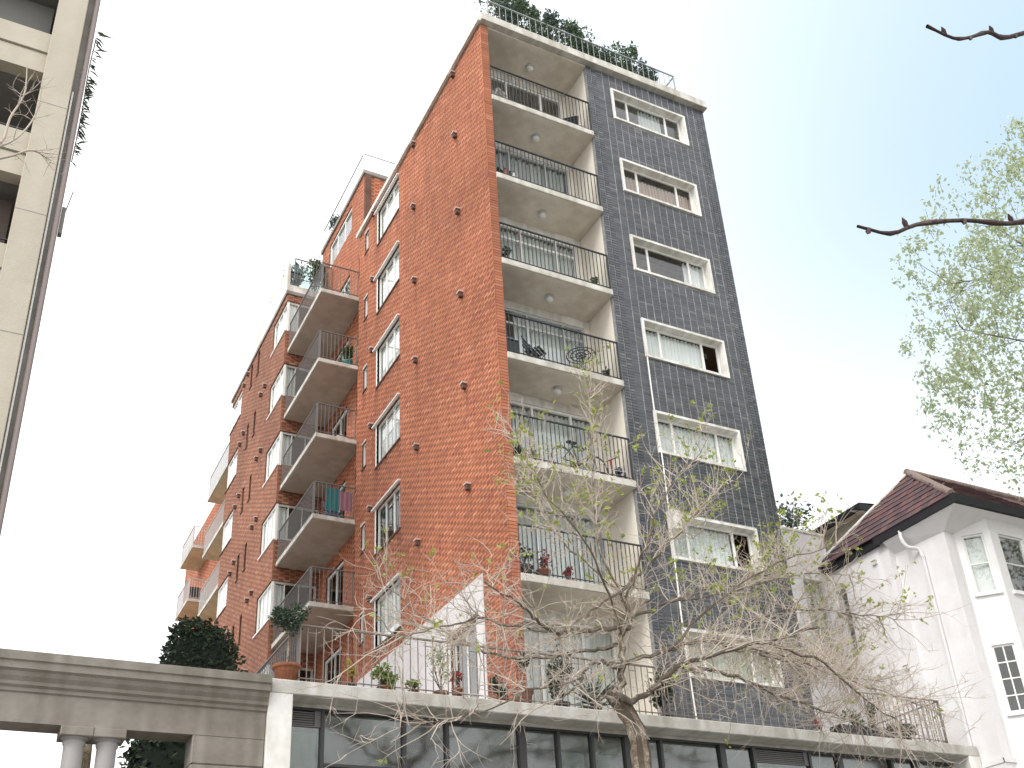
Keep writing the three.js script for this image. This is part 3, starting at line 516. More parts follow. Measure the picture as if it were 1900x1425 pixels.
{ const b = thing('wall_box', 'small grey box bracketed to the far side of the beige concrete building', 'equipment box', [0.3, 17.3, -19]); add(b, 'case', bevelBox(0.21, 0.29, 16.9, 17.6, -19.1, -18.95), M.beigeDark); add(b, 'aerial', bar([0.28, 17.5, -19.0], [0.36, 18.1, -19.0], 0.012), M.beigeDark); }

// ---------------------------------------------------------------- white house at the right
const house = thing('white_house', 'white rendered house with canted bay windows and a hipped brown tile roof', 'house', [24, 0, -18.5]);
const xH = 21.1, zH = -16.4, FH = faceXn(xH);
const hWin = [[19.78, 20.18, 10.5, 12.42]];
add(house, 'wall', [...wallPieces(FH, 16.4, 18.05, 0, 12.95, [], -0.25, 0), ...wallPieces(FH, 18.051, 20.6, 0, 13.1, hWin, -0.05, 0.2), box(xH + 0.26, 21.45, 0, 12.95, -16.65, -16.4), box(xH + 0.06, 27, 0, 13, -20.85, -20.6), box(26.8, 27, 0, 13, -20.6, -16.4)], M.houseWhite);
makeWindow(house, FH, 19.78, 20.18, 10.5, 12.42, { w: 0.0, fr: 0.05, trans: [1.0], frameMat: M.oldWhite });
add(house, 'floor', [box(21.36, 26.79, 9.85, 10.05, -20.59, -16.5), box(21.36, 26.79, 12.99, 13.1, -20.59, -16.5), box(23.5, 23.6, 0, 12.9, -20.5, -16.5)], M.roomLight);
const c45 = Math.PI / 4, FBay = faceTurn(21.45, -16.4, -c45);          // canted side: u runs right and towards the street
const bl = 0.82, bx1 = 21.45 + bl * Math.cos(c45), bz1 = -16.4 + bl * Math.sin(c45), FBf = faceZ(bz1);
const bH = [[0.16, 0.66, 10.95, 12.5], [0.16, 0.66, 8.0, 9.62]];
add(house, 'bay_wall', [...wallPieces(FBay, 0, bl, 0, 12.95, bH, -0.15, 0), ...wallPieces(FBf, bx1 + 0.005, bx1 + 1.9, 0, 12.95, [[bx1 + 0.3, bx1 + 1.2, 10.95, 12.5], [bx1 + 0.3, bx1 + 1.2, 8.0, 9.62]], -0.15, 0)], M.houseWhite);
const sash = (F, u0, u1, v0, v1, o) => makeWindow(house, F, u0, u1, v0, v1, { w: -0.08, fr: 0.045, fd: 0.06, bw: 0.03, name: 'sash_window', extra: [fbox(F, u0 - 0.07, u1 + 0.07, v0 - 0.09, v0 - 0.002, -0.05, 0.07)], ...o });
const s1 = sash(FBay, 0.16, 0.66, 10.95, 12.5, { trans: [0.78] }); drape(FBay, 0.18, 0.64, 11.0, 12.45, -0.17, M.drapePale, s1, 0.3, 0.008);
const s2 = sash(FBay, 0.16, 0.66, 8.0, 9.62, { mull: [0.25], trans: [0.4, 0.8, 1.2] });
const s3 = sash(FBf, bx1 + 0.3, bx1 + 1.2, 10.95, 12.5, { trans: [0.78], frameMat: M.whitePaint }); sash(FBf, bx1 + 0.3, bx1 + 1.2, 8.0, 9.62, { mull: [0.45], trans: [0.4, 0.8, 1.2] });
add(house, 'front_wall', wallPieces(FBf, bx1 + 1.901, 26.99, 0, 12.95, [[bx1 + 2.6, bx1 + 3.6, 10.95, 12.5], [bx1 + 2.6, bx1 + 3.6, 8.0, 9.62]], -0.15, 0), M.houseWhite);
for (const [v0, v1] of [[10.95, 12.5], [8.0, 9.62]]) sash(FBf, bx1 + 2.6, bx1 + 3.6, v0, v1, { mull: [0.5], trans: [0.78] });
add(house, 'string_course', [box(xH - 0.03, 21.46, 6.86, 6.96, -16.399, -16.36), fbox(FH, 16.37, 17.0, 6.86, 6.96, 0.001, 0.03)], M.houseWhite);
// eaves, gutters, roof
const xE = 20.74, zE = -15.62, zE2 = -20.8, yE = 13.2, ap = V(22.6, 15.45, -18.2), xFar = 33;
const quad = (a, b, c, d) => { const g = new THREE.BufferGeometry(); g.setAttribute('position', new THREE.Float32BufferAttribute([a, b, c, a, c, d].flat(), 3)); g.computeVertexNormals(); return g; };
add(house, 'soffit', [quad([xH, 12.6, -16.4], [xE, 12.96, zE], [xE, 12.96, -18.05], [xH, 12.68, -18.05]), quad([xH, 12.6, -16.4], [30, 12.6, -15.9], [30, 12.96, zE], [xE, 12.96, zE])], M.houseWhite);
add(house, 'gutter', [box(xE - 0.06, xE + 0.03, 12.96, yE, -18.3, zE - 0.001), box(xE + 0.02, xE + 0.155, 12.99, yE + 0.03, zE2, -18.301), box(xE - 0.06, 30, 12.96, yE, zE, zE + 0.09)], M.gutter);
const rw = add(house, 'roof', [quad([xE, yE, zE], [ap.x, ap.y, ap.z], [ap.x, ap.y, ap.z], [xE, yE, zE2]), quad([xE, yE, zE], [30, yE, zE], [30, ap.y, ap.z], [ap.x, ap.y, ap.z]), quad([xE, yE, zE2], [ap.x, ap.y, ap.z], [30, ap.y, ap.z], [30, yE, zE2])], M.roofTileMortar);
const RT = rng(8), tileMats = [[0.085, 0.04, 0.045], [0.11, 0.05, 0.05], [0.065, 0.037, 0.045], [0.13, 0.062, 0.058], [0.09, 0.055, 0.06]].map((c) => std(...c, 0.8));
function tiles(o, eu, ev, W0, Hh, inside) {                          // o = eaves corner, eu along the eaves, ev up the slope
  const n = eu.clone().cross(ev).normalize(); if (n.y < 0) n.negate();
  const mat = new THREE.Matrix4(), tw = 0.24, th = 0.3;
  for (let r = 0; r * th < Hh; r++) for (let c = 0; c * tw < W0; c++) {
    const u = (c + (r % 2) * 0.5) * tw, v = r * th + 0.1; if (!inside(u, v)) continue;
    const p = o.clone().addScaledVector(eu, u).addScaledVector(ev, v).addScaledVector(n, 0.035 + RT() * 0.008);
    const y = ev.clone().addScaledVector(n, -0.07).normalize(), z = eu.clone().cross(y).normalize();
    const m = new THREE.Mesh(tileGeo, tileMats[Math.floor(RT() * 5)]); m.name = 'roof_tile'; m.matrixAutoUpdate = false;
    mat.makeBasis(eu, y, z); mat.setPosition(p.x - house.position.x, p.y, p.z - house.position.z); m.matrix.copy(mat); m.matrix.decompose(m.position, m.quaternion, m.scale); m.matrixAutoUpdate = true; m.castShadow = m.receiveShadow = true; rw.add(m);
  }
}
const tileGeo = new THREE.BoxGeometry(0.232, 0.34, 0.022);
const sideMid = V(xE, yE, -18.2), upSide = ap.clone().sub(sideMid), hs = upSide.length();
tiles(V(xE, yE, zE2), V(0, 0, 1), upSide.clone().normalize(), 5.2, hs, (u, v) => { const f = v / hs, a = (zE2 - zE) * 0; return u > 2.6 * f - 0.02 && u < 5.18 - 2.58 * f; });
const fm = V(ap.x, yE, zE), upF = ap.clone().sub(fm), hf = upF.length();
tiles(V(xE, yE, zE), V(1, 0, 0), upF.clone().normalize(), 3.9, hf, (u, v) => u > 1.86 * v / hf);
add(house, 'ridge_tiles', [bar([xE, yE + 0.03, zE], [ap.x, ap.y + 0.05, ap.z], 0.1, 8), bar([ap.x - 0.1, ap.y + 0.05, ap.z], [30, ap.y + 0.05, ap.z], 0.1, 8)], M.ridge);
add(house, 'hip_capping', bar([xE, yE + 0.03, zE2], [ap.x, ap.y + 0.04, ap.z], 0.07, 8), M.oldWhite);
add(house, 'downpipe', [tube(smoothPts([[20.72, 13.0, -17.4], [20.72, 12.75, -17.4], [20.8, 12.55, -17.35], [21.02, 12.45, -17.2], [21.04, 12.2, -17.15]], 4), Array(17).fill(0.05), 8), tube([V(21.04, 12.2, -17.15), V(21.04, 5, -17.15)], [0.045, 0.045], 8)], M.houseWhite);
for (const [z, y] of [[-18.57, 12.62], [-18.32, 9.66]]) add(house, 'vent_cap', [fbox(FH, -z - 0.07, -z + 0.07, y - 0.05, y + 0.05, 0.19, 0.27), fbox(FH, -z - 0.08, -z + 0.08, y + 0.051, y + 0.065, 0.19, 0.3)], M.oldWhite);
// infill wall between the block and the house, and the roof of the wing behind it
const link = thing('rendered_annexe', 'narrow pale rendered annexe between the dark brick bay and the white house', 'annexe', [19.5, 0, -21]);
const FK = faceZ(-20.4);
add(link, 'wall', [...wallPieces(FK, 17.5, 21.1, 0, 14.22, [[20.02, 20.78, 10.85, 12.82]], -0.22, 0), box(17.5, 17.7, 0, 14.2, -24, -20.63), box(17.7, 21, 0, 14, -24.2, -24), box(20.88, 21.09, 0, 14.2, -24, -20.63), box(17.5, 21.1, 14.0, 14.2, -24, -20.64)], M.render);
add(link, 'coping', bevelBox(17.48, 21.12, 14.221, 14.3, -20.66, -20.36), M.oldWhite);
add(link, 'downpipe', tube([V(18.3, 5, -20.33), V(18.3, 14.2, -20.33)], [0.05, 0.05], 8), M.terracotta);
const lw = makeWindow(link, FK, 20.02, 20.78, 10.85, 12.82, { w: -0.16, fr: 0.05, mull: [0.38], trans: [0.65, 1.3], frameMat: std(0.3, 0.31, 0.27, 0.7) });
drape(FK, 20.05, 20.75, 10.9, 12.75, -0.21, M.drapeCream, lw, 0.3, 0.005);
const rear = thing('rear_house', 'cream walled wing with a black eaves board rising behind the annexe', 'house', [26.5, 0, -23.5]);
add(rear, 'wall', box(24.35, 29, 0, 16.15, -26, -21.7), std(0.55, 0.53, 0.42, 0.9));
add(rear, 'roof', quad([24, 16.36, -26], [24, 16.36, -21.4], [29, 16.9, -21.4], [29, 16.9, -26]), M.roofTileMortar);
add(rear, 'soffit', box(24.05, 29, 16.151, 16.18, -26, -21.45), M.cream);
add(rear, 'eaves_board', [box(23.95, 24.04, 16.12, 16.35, -26, -21.4), box(24.041, 29, 16.12, 16.35, -21.44, -21.4)], M.gutter);

// ---------------------------------------------------------------- trees
function growTwigs(R, pts, n, len, r0, out, leavesOut, { up = 0.2, spread = 1, leafP = 0, depth = 1, bias } = {}) {
  for (let i = 0; i < n; i++) {
    const f = 0.12 + 0.88 * R(), idx = Math.min(pts.length - 2, Math.floor(f * (pts.length - 1))), p = pts[idx].clone().lerp(pts[idx + 1], R());
    const along = pts[idx + 1].clone().sub(pts[idx]).normalize(); let d = rndDir(R).multiplyScalar(spread).addScaledVector(along, 0.75); if (bias) d.add(bias); d.y += up; d.normalize();
    const L = len * (0.4 + R() * 0.9), k = 5, q = [p.clone()]; let c = d.clone();
    for (let s = 0; s < k; s++) { c.addScaledVector(rndDir(R), 0.26); c.y += up * 0.12; c.normalize(); q.push(q[s].clone().addScaledVector(c, L / k)); }
    const rr = r0 * (0.6 + 0.6 * R());
    out.push(tube(q, q.map((_, s) => rr * (1 - 0.75 * s / k)), 4));
    if (depth > 0) growTwigs(R, q, 2 + Math.floor(R() * 2.4), len * 0.5, r0 * 0.6, out, leavesOut, { up, spread, leafP, depth: depth - 1 });
    if (leavesOut && R() < leafP(q[k])) for (let s = 0; s < 1 + R() * 3; s++) { const b = q[k].clone().addScaledVector(rndDir(R), 0.03), dd = rndDir(R); dd.y += 0.3; dd.normalize(); const Lf = 0.05 + R() * 0.06; leavesOut.push([b, dd, rndDir(R).cross(dd).normalize(), Lf, Lf * 0.7]); }
  }
}
{
  const R = rng(1207), t = thing('bare_tree', 'bare spreading street tree with tangled twigs and a few young yellow green leaves', 'tree', [9, 0, -13]);
  const trunk = smoothPts([[9.15, -0.1, -13.05], [9.1, 2.5, -13], [8.97, 4.6, -13], [8.95, 5.3, -13], [8.92, 5.75, -13], [8.7, 6.11, -13], [8.51, 6.3, -13]], 4);
  add(t, 'trunk', [tube(trunk, trunk.map((_, i) => 0.175 - 0.065 * i / trunk.length + 0.012 * Math.sin(i * 2.1)), 10)], M.bark);
  const limbs = [
    [0.075, 0.03, [[8.51, 6.3, -13], [8.72, 6.11, -12.8], [9.02, 6.26, -12.6], [9.33, 6.56, -12.3], [9.8, 6.7, -12], [10.59, 6.91, -11.8], [11.53, 7.16, -11.6]]],
    [0.085, 0.05, [[8.66, 6.15, -13], [8.85, 6.71, -13.1], [8.97, 7.3, -13.2], [9.23, 7.58, -13.3], [9.25, 7.99, -13.4], [9.19, 8.14, -13.4]]],
    [0.042, 0.012, [[9.19, 8.14, -13.4], [10.09, 8.95, -13.7], [11.01, 9.81, -14], [11.87, 10.66, -14.2], [13.0, 11.5, -14.4]]],
    [0.03, 0.012, [[9.19, 8.14, -13.4], [8.5, 7.68, -13.2], [7.95, 7.27, -13], [7.6, 6.95, -12.9]]],
    [0.05, 0.015, [[8.86, 6.74, -13.1], [8.04, 6.58, -12.6], [7.61, 6.2, -12.3], [7.08, 5.74, -12]]],
    [0.05, 0.012, [[8.88, 6.8, -13.1], [9.98, 7.25, -13.4], [10.88, 7.6, -13.7], [11.67, 7.66, -13.9], [12.92, 7.68, -14.2], [14.23, 7.81, -14.5], [15.48, 7.41, -14.8]]],
    [0.05, 0.01, [[8.95, 7.16, -13.2], [8.7, 7.18, -13.6], [8.38, 7.16, -13.9], [7.86, 7.18, -14.3], [7.3, 7.33, -14.6], [6.88, 7.64, -14.9], [6.27, 8.23, -15.2], [5.78, 8.71, -15.4]]],
    [0.06, 0.012, [[9.13, 7.52, -13.3], [8.13, 7.19, -13], [7.46, 7.02, -12.7], [6.97, 7.05, -12.4], [6.59, 7.17, -12.2], [6.04, 7.29, -12]]],
    [0.036, 0.008, [[9.25, 7.99, -13.4], [9.04, 8.75, -13.6], [9.1, 9.64, -13.8], [9.26, 10.83, -14], [9.45, 11.83, -14.1], [9.53, 12.95, -14.2]]],
    [0.042, 0.01, [[9.24, 7.63, -13.3], [10.41, 8.29, -13.9], [11.94, 9.04, -14.5], [13.59, 9.64, -15], [15.22, 10.47, -15.4]]],
    [0.045, 0.012, [[9.33, 6.56, -12.3], [10.28, 6.56, -12.4], [11.34, 6.38, -12.6], [12.48, 6.28, -12.8], [13.46, 6.19, -13]]],
    [0.03, 0.008, [[9.19, 8.14, -13.4], [8.69, 9.06, -14], [8.45, 9.81, -14.4], [8.47, 10.86, -14.8], [8.77, 11.25, -15]]],
    [0.03, 0.008, [[7.46, 7.02, -12.7], [6.61, 6.81, -12.2], [5.76, 6.64, -11.8], [5.02, 6.3, -11.5], [4.45, 6.09, -11.3]]],
    [0.03, 0.008, [[10.88, 7.6, -13.7], [12.04, 8.09, -13.6], [13.15, 8.36, -13.4], [14.23, 8.32, -13.2], [15.07, 8.25, -13]]],
    [0.035, 0.008, [[9.25, 7.99, -13.4], [9.31, 8.59, -12.9], [9.44, 9.15, -12.6], [9.89, 9.92, -12.4], [10.25, 10.3, -12.2]]],
    [0.025, 0.006, [[7.61, 6.2, -12.3], [6.55, 5.81, -11.9], [5.47, 5.28, -11.6], [4.59, 5.06, -11.5]]],
    [0.035, 0.008, [[9.98, 7.25, -13.4], [11.0, 8.2, -13.0], [12.2, 8.9, -12.7], [13.2, 9.2, -12.4]]],
    [0.035, 0.008, [[10.59, 6.91, -11.8], [11.8, 6.7, -11.9], [12.9, 6.2, -12.1], [13.9, 5.9, -12.3]]],
    [0.03, 0.007, [[11.67, 7.66, -13.9], [12.7, 7.5, -13.6], [13.7, 7.15, -13.4], [14.7, 6.8, -13.2], [15.4, 6.6, -13.1]]],
    [0.03, 0.007, [[10.88, 7.6, -13.7], [11.9, 7.9, -14.2], [13.2, 8.0, -14.5], [14.4, 7.95, -14.7], [15.6, 8.0, -14.9]]],
    [0.03, 0.007, [[9.8, 6.7, -12], [10.8, 6.95, -12.3], [12.0, 7.0, -12.6], [13.1, 6.9, -12.8], [14.2, 7.0, -13]]],
    [0.03, 0.007, [[10.41, 8.29, -13.9], [11.4, 8.4, -13.4], [12.5, 8.75, -13.0], [13.6, 8.8, -12.7]]],
    [0.03, 0.007, [[8.97, 7.3, -13.2], [8.3, 8.0, -12.6], [7.6, 8.5, -12.2], [7.0, 9.0, -12.0], [6.6, 9.7, -11.9]]],
  ];
  const tw = [], lv = [], leafP = (p) => (p.y > 8.6 ? 0.17 : p.y > 7.6 ? 0.05 : 0.01);
  limbs.forEach(([r0, r1, P], i) => {
    const q = smoothPts(P, 5); for (let s = 1; s < q.length - 1; s++) q[s].addScaledVector(rndDir(R), 0.035);
    add(t, 'branch', tube(q, q.map((_, s) => 0.7 * (r0 + (r1 - r0) * s / (q.length - 1))), 7), M.bark);
    const len = q.reduce((a, p, s) => a + (s ? p.distanceTo(q[s - 1]) : 0), 0), low = P[P.length - 1][1] < 8.3 ? 1 : 0;
    growTwigs(R, q.slice(3), Math.round(len * (low ? (P[P.length - 1][0] < 7.7 ? 8 : 13) : 9)), low ? 1.0 : 0.85, 0.0105, tw, lv, { up: low ? 0.1 : 0.26, spread: 0.85, leafP, depth: 2 });
  });
  const tws = add(t, 'twigs', tw, M.twig); tws.userData.kind = 'stuff';
  const lf = add(t, 'young_leaves', leafGeo(lv), M.leafSpring); lf.userData.kind = 'stuff';
}
{ // leafy tree at the right edge
  const R = rng(402), t = thing('leafy_tree', 'pale leafy tree with airy spring foliage reaching in from the right edge', 'tree', [24.5, 0, -12]);
  const tr = smoothPts([[24.6, -0.1, -12], [24.5, 6, -12], [24.2, 11, -12], [23.9, 15, -12], [23.6, 19, -12]], 4);
  add(t, 'trunk', tube(tr, tr.map((_, i) => 0.32 - 0.24 * i / tr.length), 9), M.bark);
  const tw = [], lv = [];
  for (let i = 0; i < 26; i++) {
    const a = tr[6 + Math.floor(R() * 10)], d = rndDir(R); d.y = d.y * 0.6 + 0.25; d.normalize(); const L = 2.4 + 2.4 * R();
    const q = smoothPts([a, a.clone().addScaledVector(d, L * 0.5).add(V(0, 0.25, 0)), a.clone().addScaledVector(d, L)], 5);
    add(t, 'branch', tube(q, q.map((_, s) => 0.04 - 0.034 * s / q.length), 5), M.bark);
    growTwigs(R, q.slice(2), 11, 1.1, 0.012, tw, null, { up: 0.1, depth: 1 });
  }
  const nz = tileNoise(R, 16);
  for (let c = 0; c < 2700; c++) {
    const d = rndDir(R).multiplyScalar(Math.cbrt(R())), b = V(23.4 + d.x * 5.6, 16.6 + d.y * 5.6, -12 + d.z * 4.5), edge = d.length();
    if (nz(b.x * 0.9 + b.z * 0.7, b.y * 0.9 - b.z * 0.4) < 0.25 + 0.35 * Math.max(0, edge - 0.55)) continue;
    tw.push(tube([b.clone().add(V(0.28 * (R() - 0.2), -0.22, 0.2 * (R() - 0.5))), b], [0.007, 0.003], 3));
    for (let k = 0, n = 9 + R() * 11; k < n; k++) { const dd = rndDir(R); dd.y -= 0.2; dd.normalize(); const Lf = 0.07 + R() * 0.09; lv.push([b.clone().addScaledVector(rndDir(R), 0.32 * R()), dd, rndDir(R).cross(dd).normalize(), Lf, Lf * 0.62]); }
  }
  add(t, 'twigs', tw, M.darkTwig).userData.kind = 'stuff';
  const crown = add(t, 'crown', leafGeo(lv), M.leafAiry); crown.userData.kind = 'stuff';
}
{ // near tree outside the right edge, two bare twigs in view
  const R = rng(91), t = thing('near_tree', 'dark bare twigs with buds poking in from the upper right', 'tree', [8.2, 0, -2.4]);
  const tr = [V(8.2, -0.1, -2.4), V(8.22, 3, -2.4), V(8.1, 6, -2.45), V(8.2, 9, -2.3), V(8.6, 11.5, -2.0)]; add(t, 'trunk', tube(smoothPts(tr, 4), Array.from({ length: 17 }, (_, i) => 0.16 - 0.0095 * i), 9), M.bark);
  for (const P of [[[8.15, 7, -2.4], [9.2, 8.6, -1.8], [10.2, 10.6, -1.4]], [[8.1, 6, -2.45], [9.3, 7.0, -3.4], [10.6, 8.6, -4.0]], [[8.2, 9, -2.3], [8.9, 10.2, -1.2], [9.3, 11.8, -0.4]]]) { const q = smoothPts(P, 4); add(t, 'branch', tube(q, q.map((_, i) => 0.06 - 0.006 * i), 6), M.bark); const g = []; growTwigs(R, q.slice(3), 8, 0.7, 0.009, g, null, { up: 0.3, depth: 1 }); add(t, 'fine_twigs', g, M.darkTwig).userData.kind = 'stuff'; }
  const tw = [[[8.05, 7.9, -2.5], [7.0, 8.2, -2.6], [6.05, 7.73, -2.6], [5.37, 7.26, -2.6], [5.1, 7.08, -2.6], [4.93, 7.02, -2.58], [4.76, 6.91, -2.6], [4.58, 6.81, -2.6], [4.36, 6.8, -2.6]], [[8.15, 5.2, -2.45], [6.9, 5.8, -2.6], [6.02, 5.87, -2.6], [5.18, 5.65, -2.6], [4.64, 5.41, -2.6], [4.46, 5.33, -2.6], [4.12, 5.23, -2.6], [3.73, 5.06, -2.6], [3.52, 4.93, -2.6], [3.31, 4.9, -2.6]]];
  for (const P of tw) { const q = smoothPts(P, 3); add(t, 'twig', [tube(q, q.map((_, s) => 0.021 - 0.014 * s / q.length + (s % 4 === 0 ? 0.004 : 0)), 6), ...q.slice(9).filter((_, s) => s % 4 === 1).map((p, s) => { const d = V(-0.5, s % 2 ? 0.8 : -0.8, 0.2).normalize(); return tube([p, p.clone().addScaledVector(d, 0.03), p.clone().addScaledVector(d, 0.055)], [0.012, 0.014, 0.002], 5); })], M.darkTwig); }
}
{ // bare tree outside the left edge
  const R = rng(17), t = thing('left_bare_tree', 'thin bare twigs in front of the beige concrete building at the left edge', 'tree', [-2.2, 0, -6]);
  const q = smoothPts([[-2.2, -0.1, -6], [-2.2, 3, -6], [-1.9, 5, -6], [-1.4, 6.4, -6]], 4); add(t, 'trunk', tube(q, q.map((_, i) => 0.12 - 0.006 * i), 8), M.bark);
  const L = [[[-1.4, 6.4, -6], [-0.9, 6.7, -6], [-0.53, 6.88, -6], [-0.36, 7.02, -6], [-0.28, 7.12, -6], [-0.21, 7.31, -6], [-0.19, 7.49, -6], [-0.2, 7.69, -6]], [[-0.5, 6.9, -6], [-0.36, 7.05, -6], [-0.34, 7.28, -6], [-0.29, 7.52, -6], [-0.31, 7.8, -6]], [[-0.9, 6.68, -6], [-0.52, 6.8, -6], [-0.29, 6.96, -6], [-0.17, 7.06, -6], [-0.05, 7.02, -6]]], tw = [];
  for (const P of L) { const s = smoothPts(P, 4); add(t, 'twig', tube(s, s.map((_, i) => 0.012 - 0.009 * i / s.length), 5), M.twig); growTwigs(R, s.slice(6), 7, 0.22, 0.0035, tw, null, { up: 0.4, depth: 1 }); }
  add(t, 'fine_twigs', tw, M.twig).userData.kind = 'stuff';
}
function hedge(name, label, c, r, n, pw = 2.6, seed = 3) {
  const R = rng(seed), lump = tileNoise(rng(seed + 9), 8), t = thing(name, label, 'hedge', [c[0], 0, c[2]]);
  add(t, 'trunk', tube([V(c[0], -0.1, c[2]), V(c[0], c[1], c[2])], [0.16, 0.08], 8), M.bark);
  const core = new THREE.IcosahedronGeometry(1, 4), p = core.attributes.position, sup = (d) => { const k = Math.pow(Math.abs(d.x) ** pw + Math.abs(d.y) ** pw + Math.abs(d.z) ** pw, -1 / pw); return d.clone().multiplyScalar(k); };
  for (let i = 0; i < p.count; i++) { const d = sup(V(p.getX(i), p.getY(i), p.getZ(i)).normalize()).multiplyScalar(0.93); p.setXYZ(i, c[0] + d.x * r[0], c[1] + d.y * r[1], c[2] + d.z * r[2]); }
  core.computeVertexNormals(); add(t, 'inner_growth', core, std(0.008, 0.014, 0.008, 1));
  const cr = add(t, 'foliage', cluster(R, n, () => { const d0 = rndDir(R), d = sup(d0).multiplyScalar(0.88 + 0.1 * R() + 0.06 * lump(3 + 2.2 * d0.x + 1.3 * d0.z, 5 + 2.4 * d0.y)); return V(c[0] + d.x * r[0], c[1] + d.y * r[1], c[2] + d.z * r[2]); }, 0.13), M.leafHedge); cr.userData.kind = 'stuff';
}
hedge('clipped_hedge', 'dark green clipped conifer hedge rising above the colonnade cornice', [4.85, 6.2, -24.5], [1.05, 4.95, 0.95], 12000, 3.2, 3);
hedge('low_hedge', 'dark hedge seen through the opening beside the paired columns', [3.62, 3.6, -19.8], [1.0, 4.1, 0.8], 6000, 3, 4);
{ const R = rng(55), t = thing('pale_tree', 'pale flaking trunk and faint bare twigs behind the paired columns', 'tree', [2.15, 0, -20.4]);
  const q = smoothPts([[2.2, -0.1, -20.4], [2.2, 4, -20.4], [2.16, 8, -20.4]], 6); add(t, 'trunk', tube(q, q.map((_, i) => 0.17 - 0.003 * i), 9), std(0.5, 0.44, 0.32, 0.95, { map: tBark }));
  const tw = []; for (const P of [[[2.15, 3, -20.4], [1.3, 5, -20.3], [0.9, 6.0, -20.3]], [[2.15, 2, -20.4], [1.0, 4, -20.2], [0.6, 5.6, -20.2]]]) { const s = smoothPts(P, 4); add(t, 'branch', tube(s, s.map((_, i) => 0.03 - 0.022 * i / s.length), 5), M.twig); growTwigs(R, s.slice(4), 9, 0.6, 0.006, tw, null, { up: 0.3, depth: 1 }); }
  add(t, 'twigs', tw, M.twig).userData.kind = 'stuff'; }
{ const R = rng(66), t = thing('distant_tree', 'wispy blue green treetop beyond the annexe beside the dark brick bay', 'tree', [29.4, 0, -30]);
  add(t, 'trunk', tube([V(29.6, -0.1, -30), V(29.4, 20, -30), V(29.3, 21.3, -30)], [0.25, 0.08, 0.02], 7), M.darkTwig);
  add(t, 'crown', cluster(R, 420, () => V(29.3 + (R() - 0.5) * 1.5, 20.7 + (R() - 0.5) * 1.9 * R(), -30 + (R() - 0.5) * 1.5), 0.2), M.leafGrey).userData.kind = 'stuff'; }

// ---------------------------------------------------------------- plants
function shrub(name, label, cat, at, r, n, size, mat, { group, pot, stem = 0, seed = 1, spiky } = {}) {
  const R = rng(seed * 131 + 7), t = thing(name, label, cat, at, group); t.userData.local = true; let y0 = 0;
  if (pot) { const [pr, ph, pm] = pot; const prof = [[0, 0], [pr * 0.72, 0], [pr * 0.95, ph * 0.8], [pr * 1.06, ph * 0.82], [pr * 1.06, ph], [pr * 0.92, ph], [pr * 0.9, ph * 0.9], [0, ph * 0.9]].map((q) => new THREE.Vector2(...q)); const p = add(t, 'pot', new THREE.LatheGeometry(prof, 20), pm); const so = new THREE.CylinderGeometry(pr * 0.89, pr * 0.89, 0.02, 16); so.translate(0, ph * 0.92, 0); add(p, 'soil', so, M.soil); y0 = ph * 0.9; }
  const st = []; const cy = y0 + stem + r[1];
  if (stem) st.push(tube([V(0, y0, 0), V(0.012, y0 + stem * 0.5, 0.01), V(0, y0 + stem + r[1], 0)], [0.022, 0.018, 0.01], 6));
  for (let i = 0; i < 7; i++) { const d = rndDir(R); d.y = Math.abs(d.y) * 0.9 + 0.2; st.push(tube([V(0, y0 + stem * 0.98, 0), V(d.x * r[0] * 0.5, y0 + stem + r[1] * (0.4 + 0.5 * d.y), d.z * r[2] * 0.5), V(d.x * r[0] * 0.9, y0 + stem + r[1] * (0.5 + 1.2 * d.y), d.z * r[2] * 0.9)], [0.012, 0.008, 0.003], 4)); }
  add(t, 'stem', st, stem > 0.4 ? M.bark : M.darkTwig);
  if (spiky) { const it = []; for (let i = 0; i < n; i++) { const d = rndDir(R); d.y = Math.abs(d.y) + 0.35; d.normalize(); const L = r[1] * (1.1 + R() * 0.9); it.push([V(0, y0 + stem * R(), 0), d, V(0, 1, 0).cross(d).normalize(), L, size]); } add(t, 'foliage', leafGeo(it), mat); }
  else { const lobes = Array.from({ length: 6 }, () => [rndDir(R), 0.35 + 0.3 * R()]); add(t, 'foliage', cluster(R, n, () => { const [ld, lr] = lobes[Math.floor(R() * 6)], d = rndDir(R).multiplyScalar(lr * Math.cbrt(R())); d.addScaledVector(ld, 0.6); return V(d.x * r[0], cy + d.y * r[1], d.z * r[2]); }, size), mat); }
  return t;
}
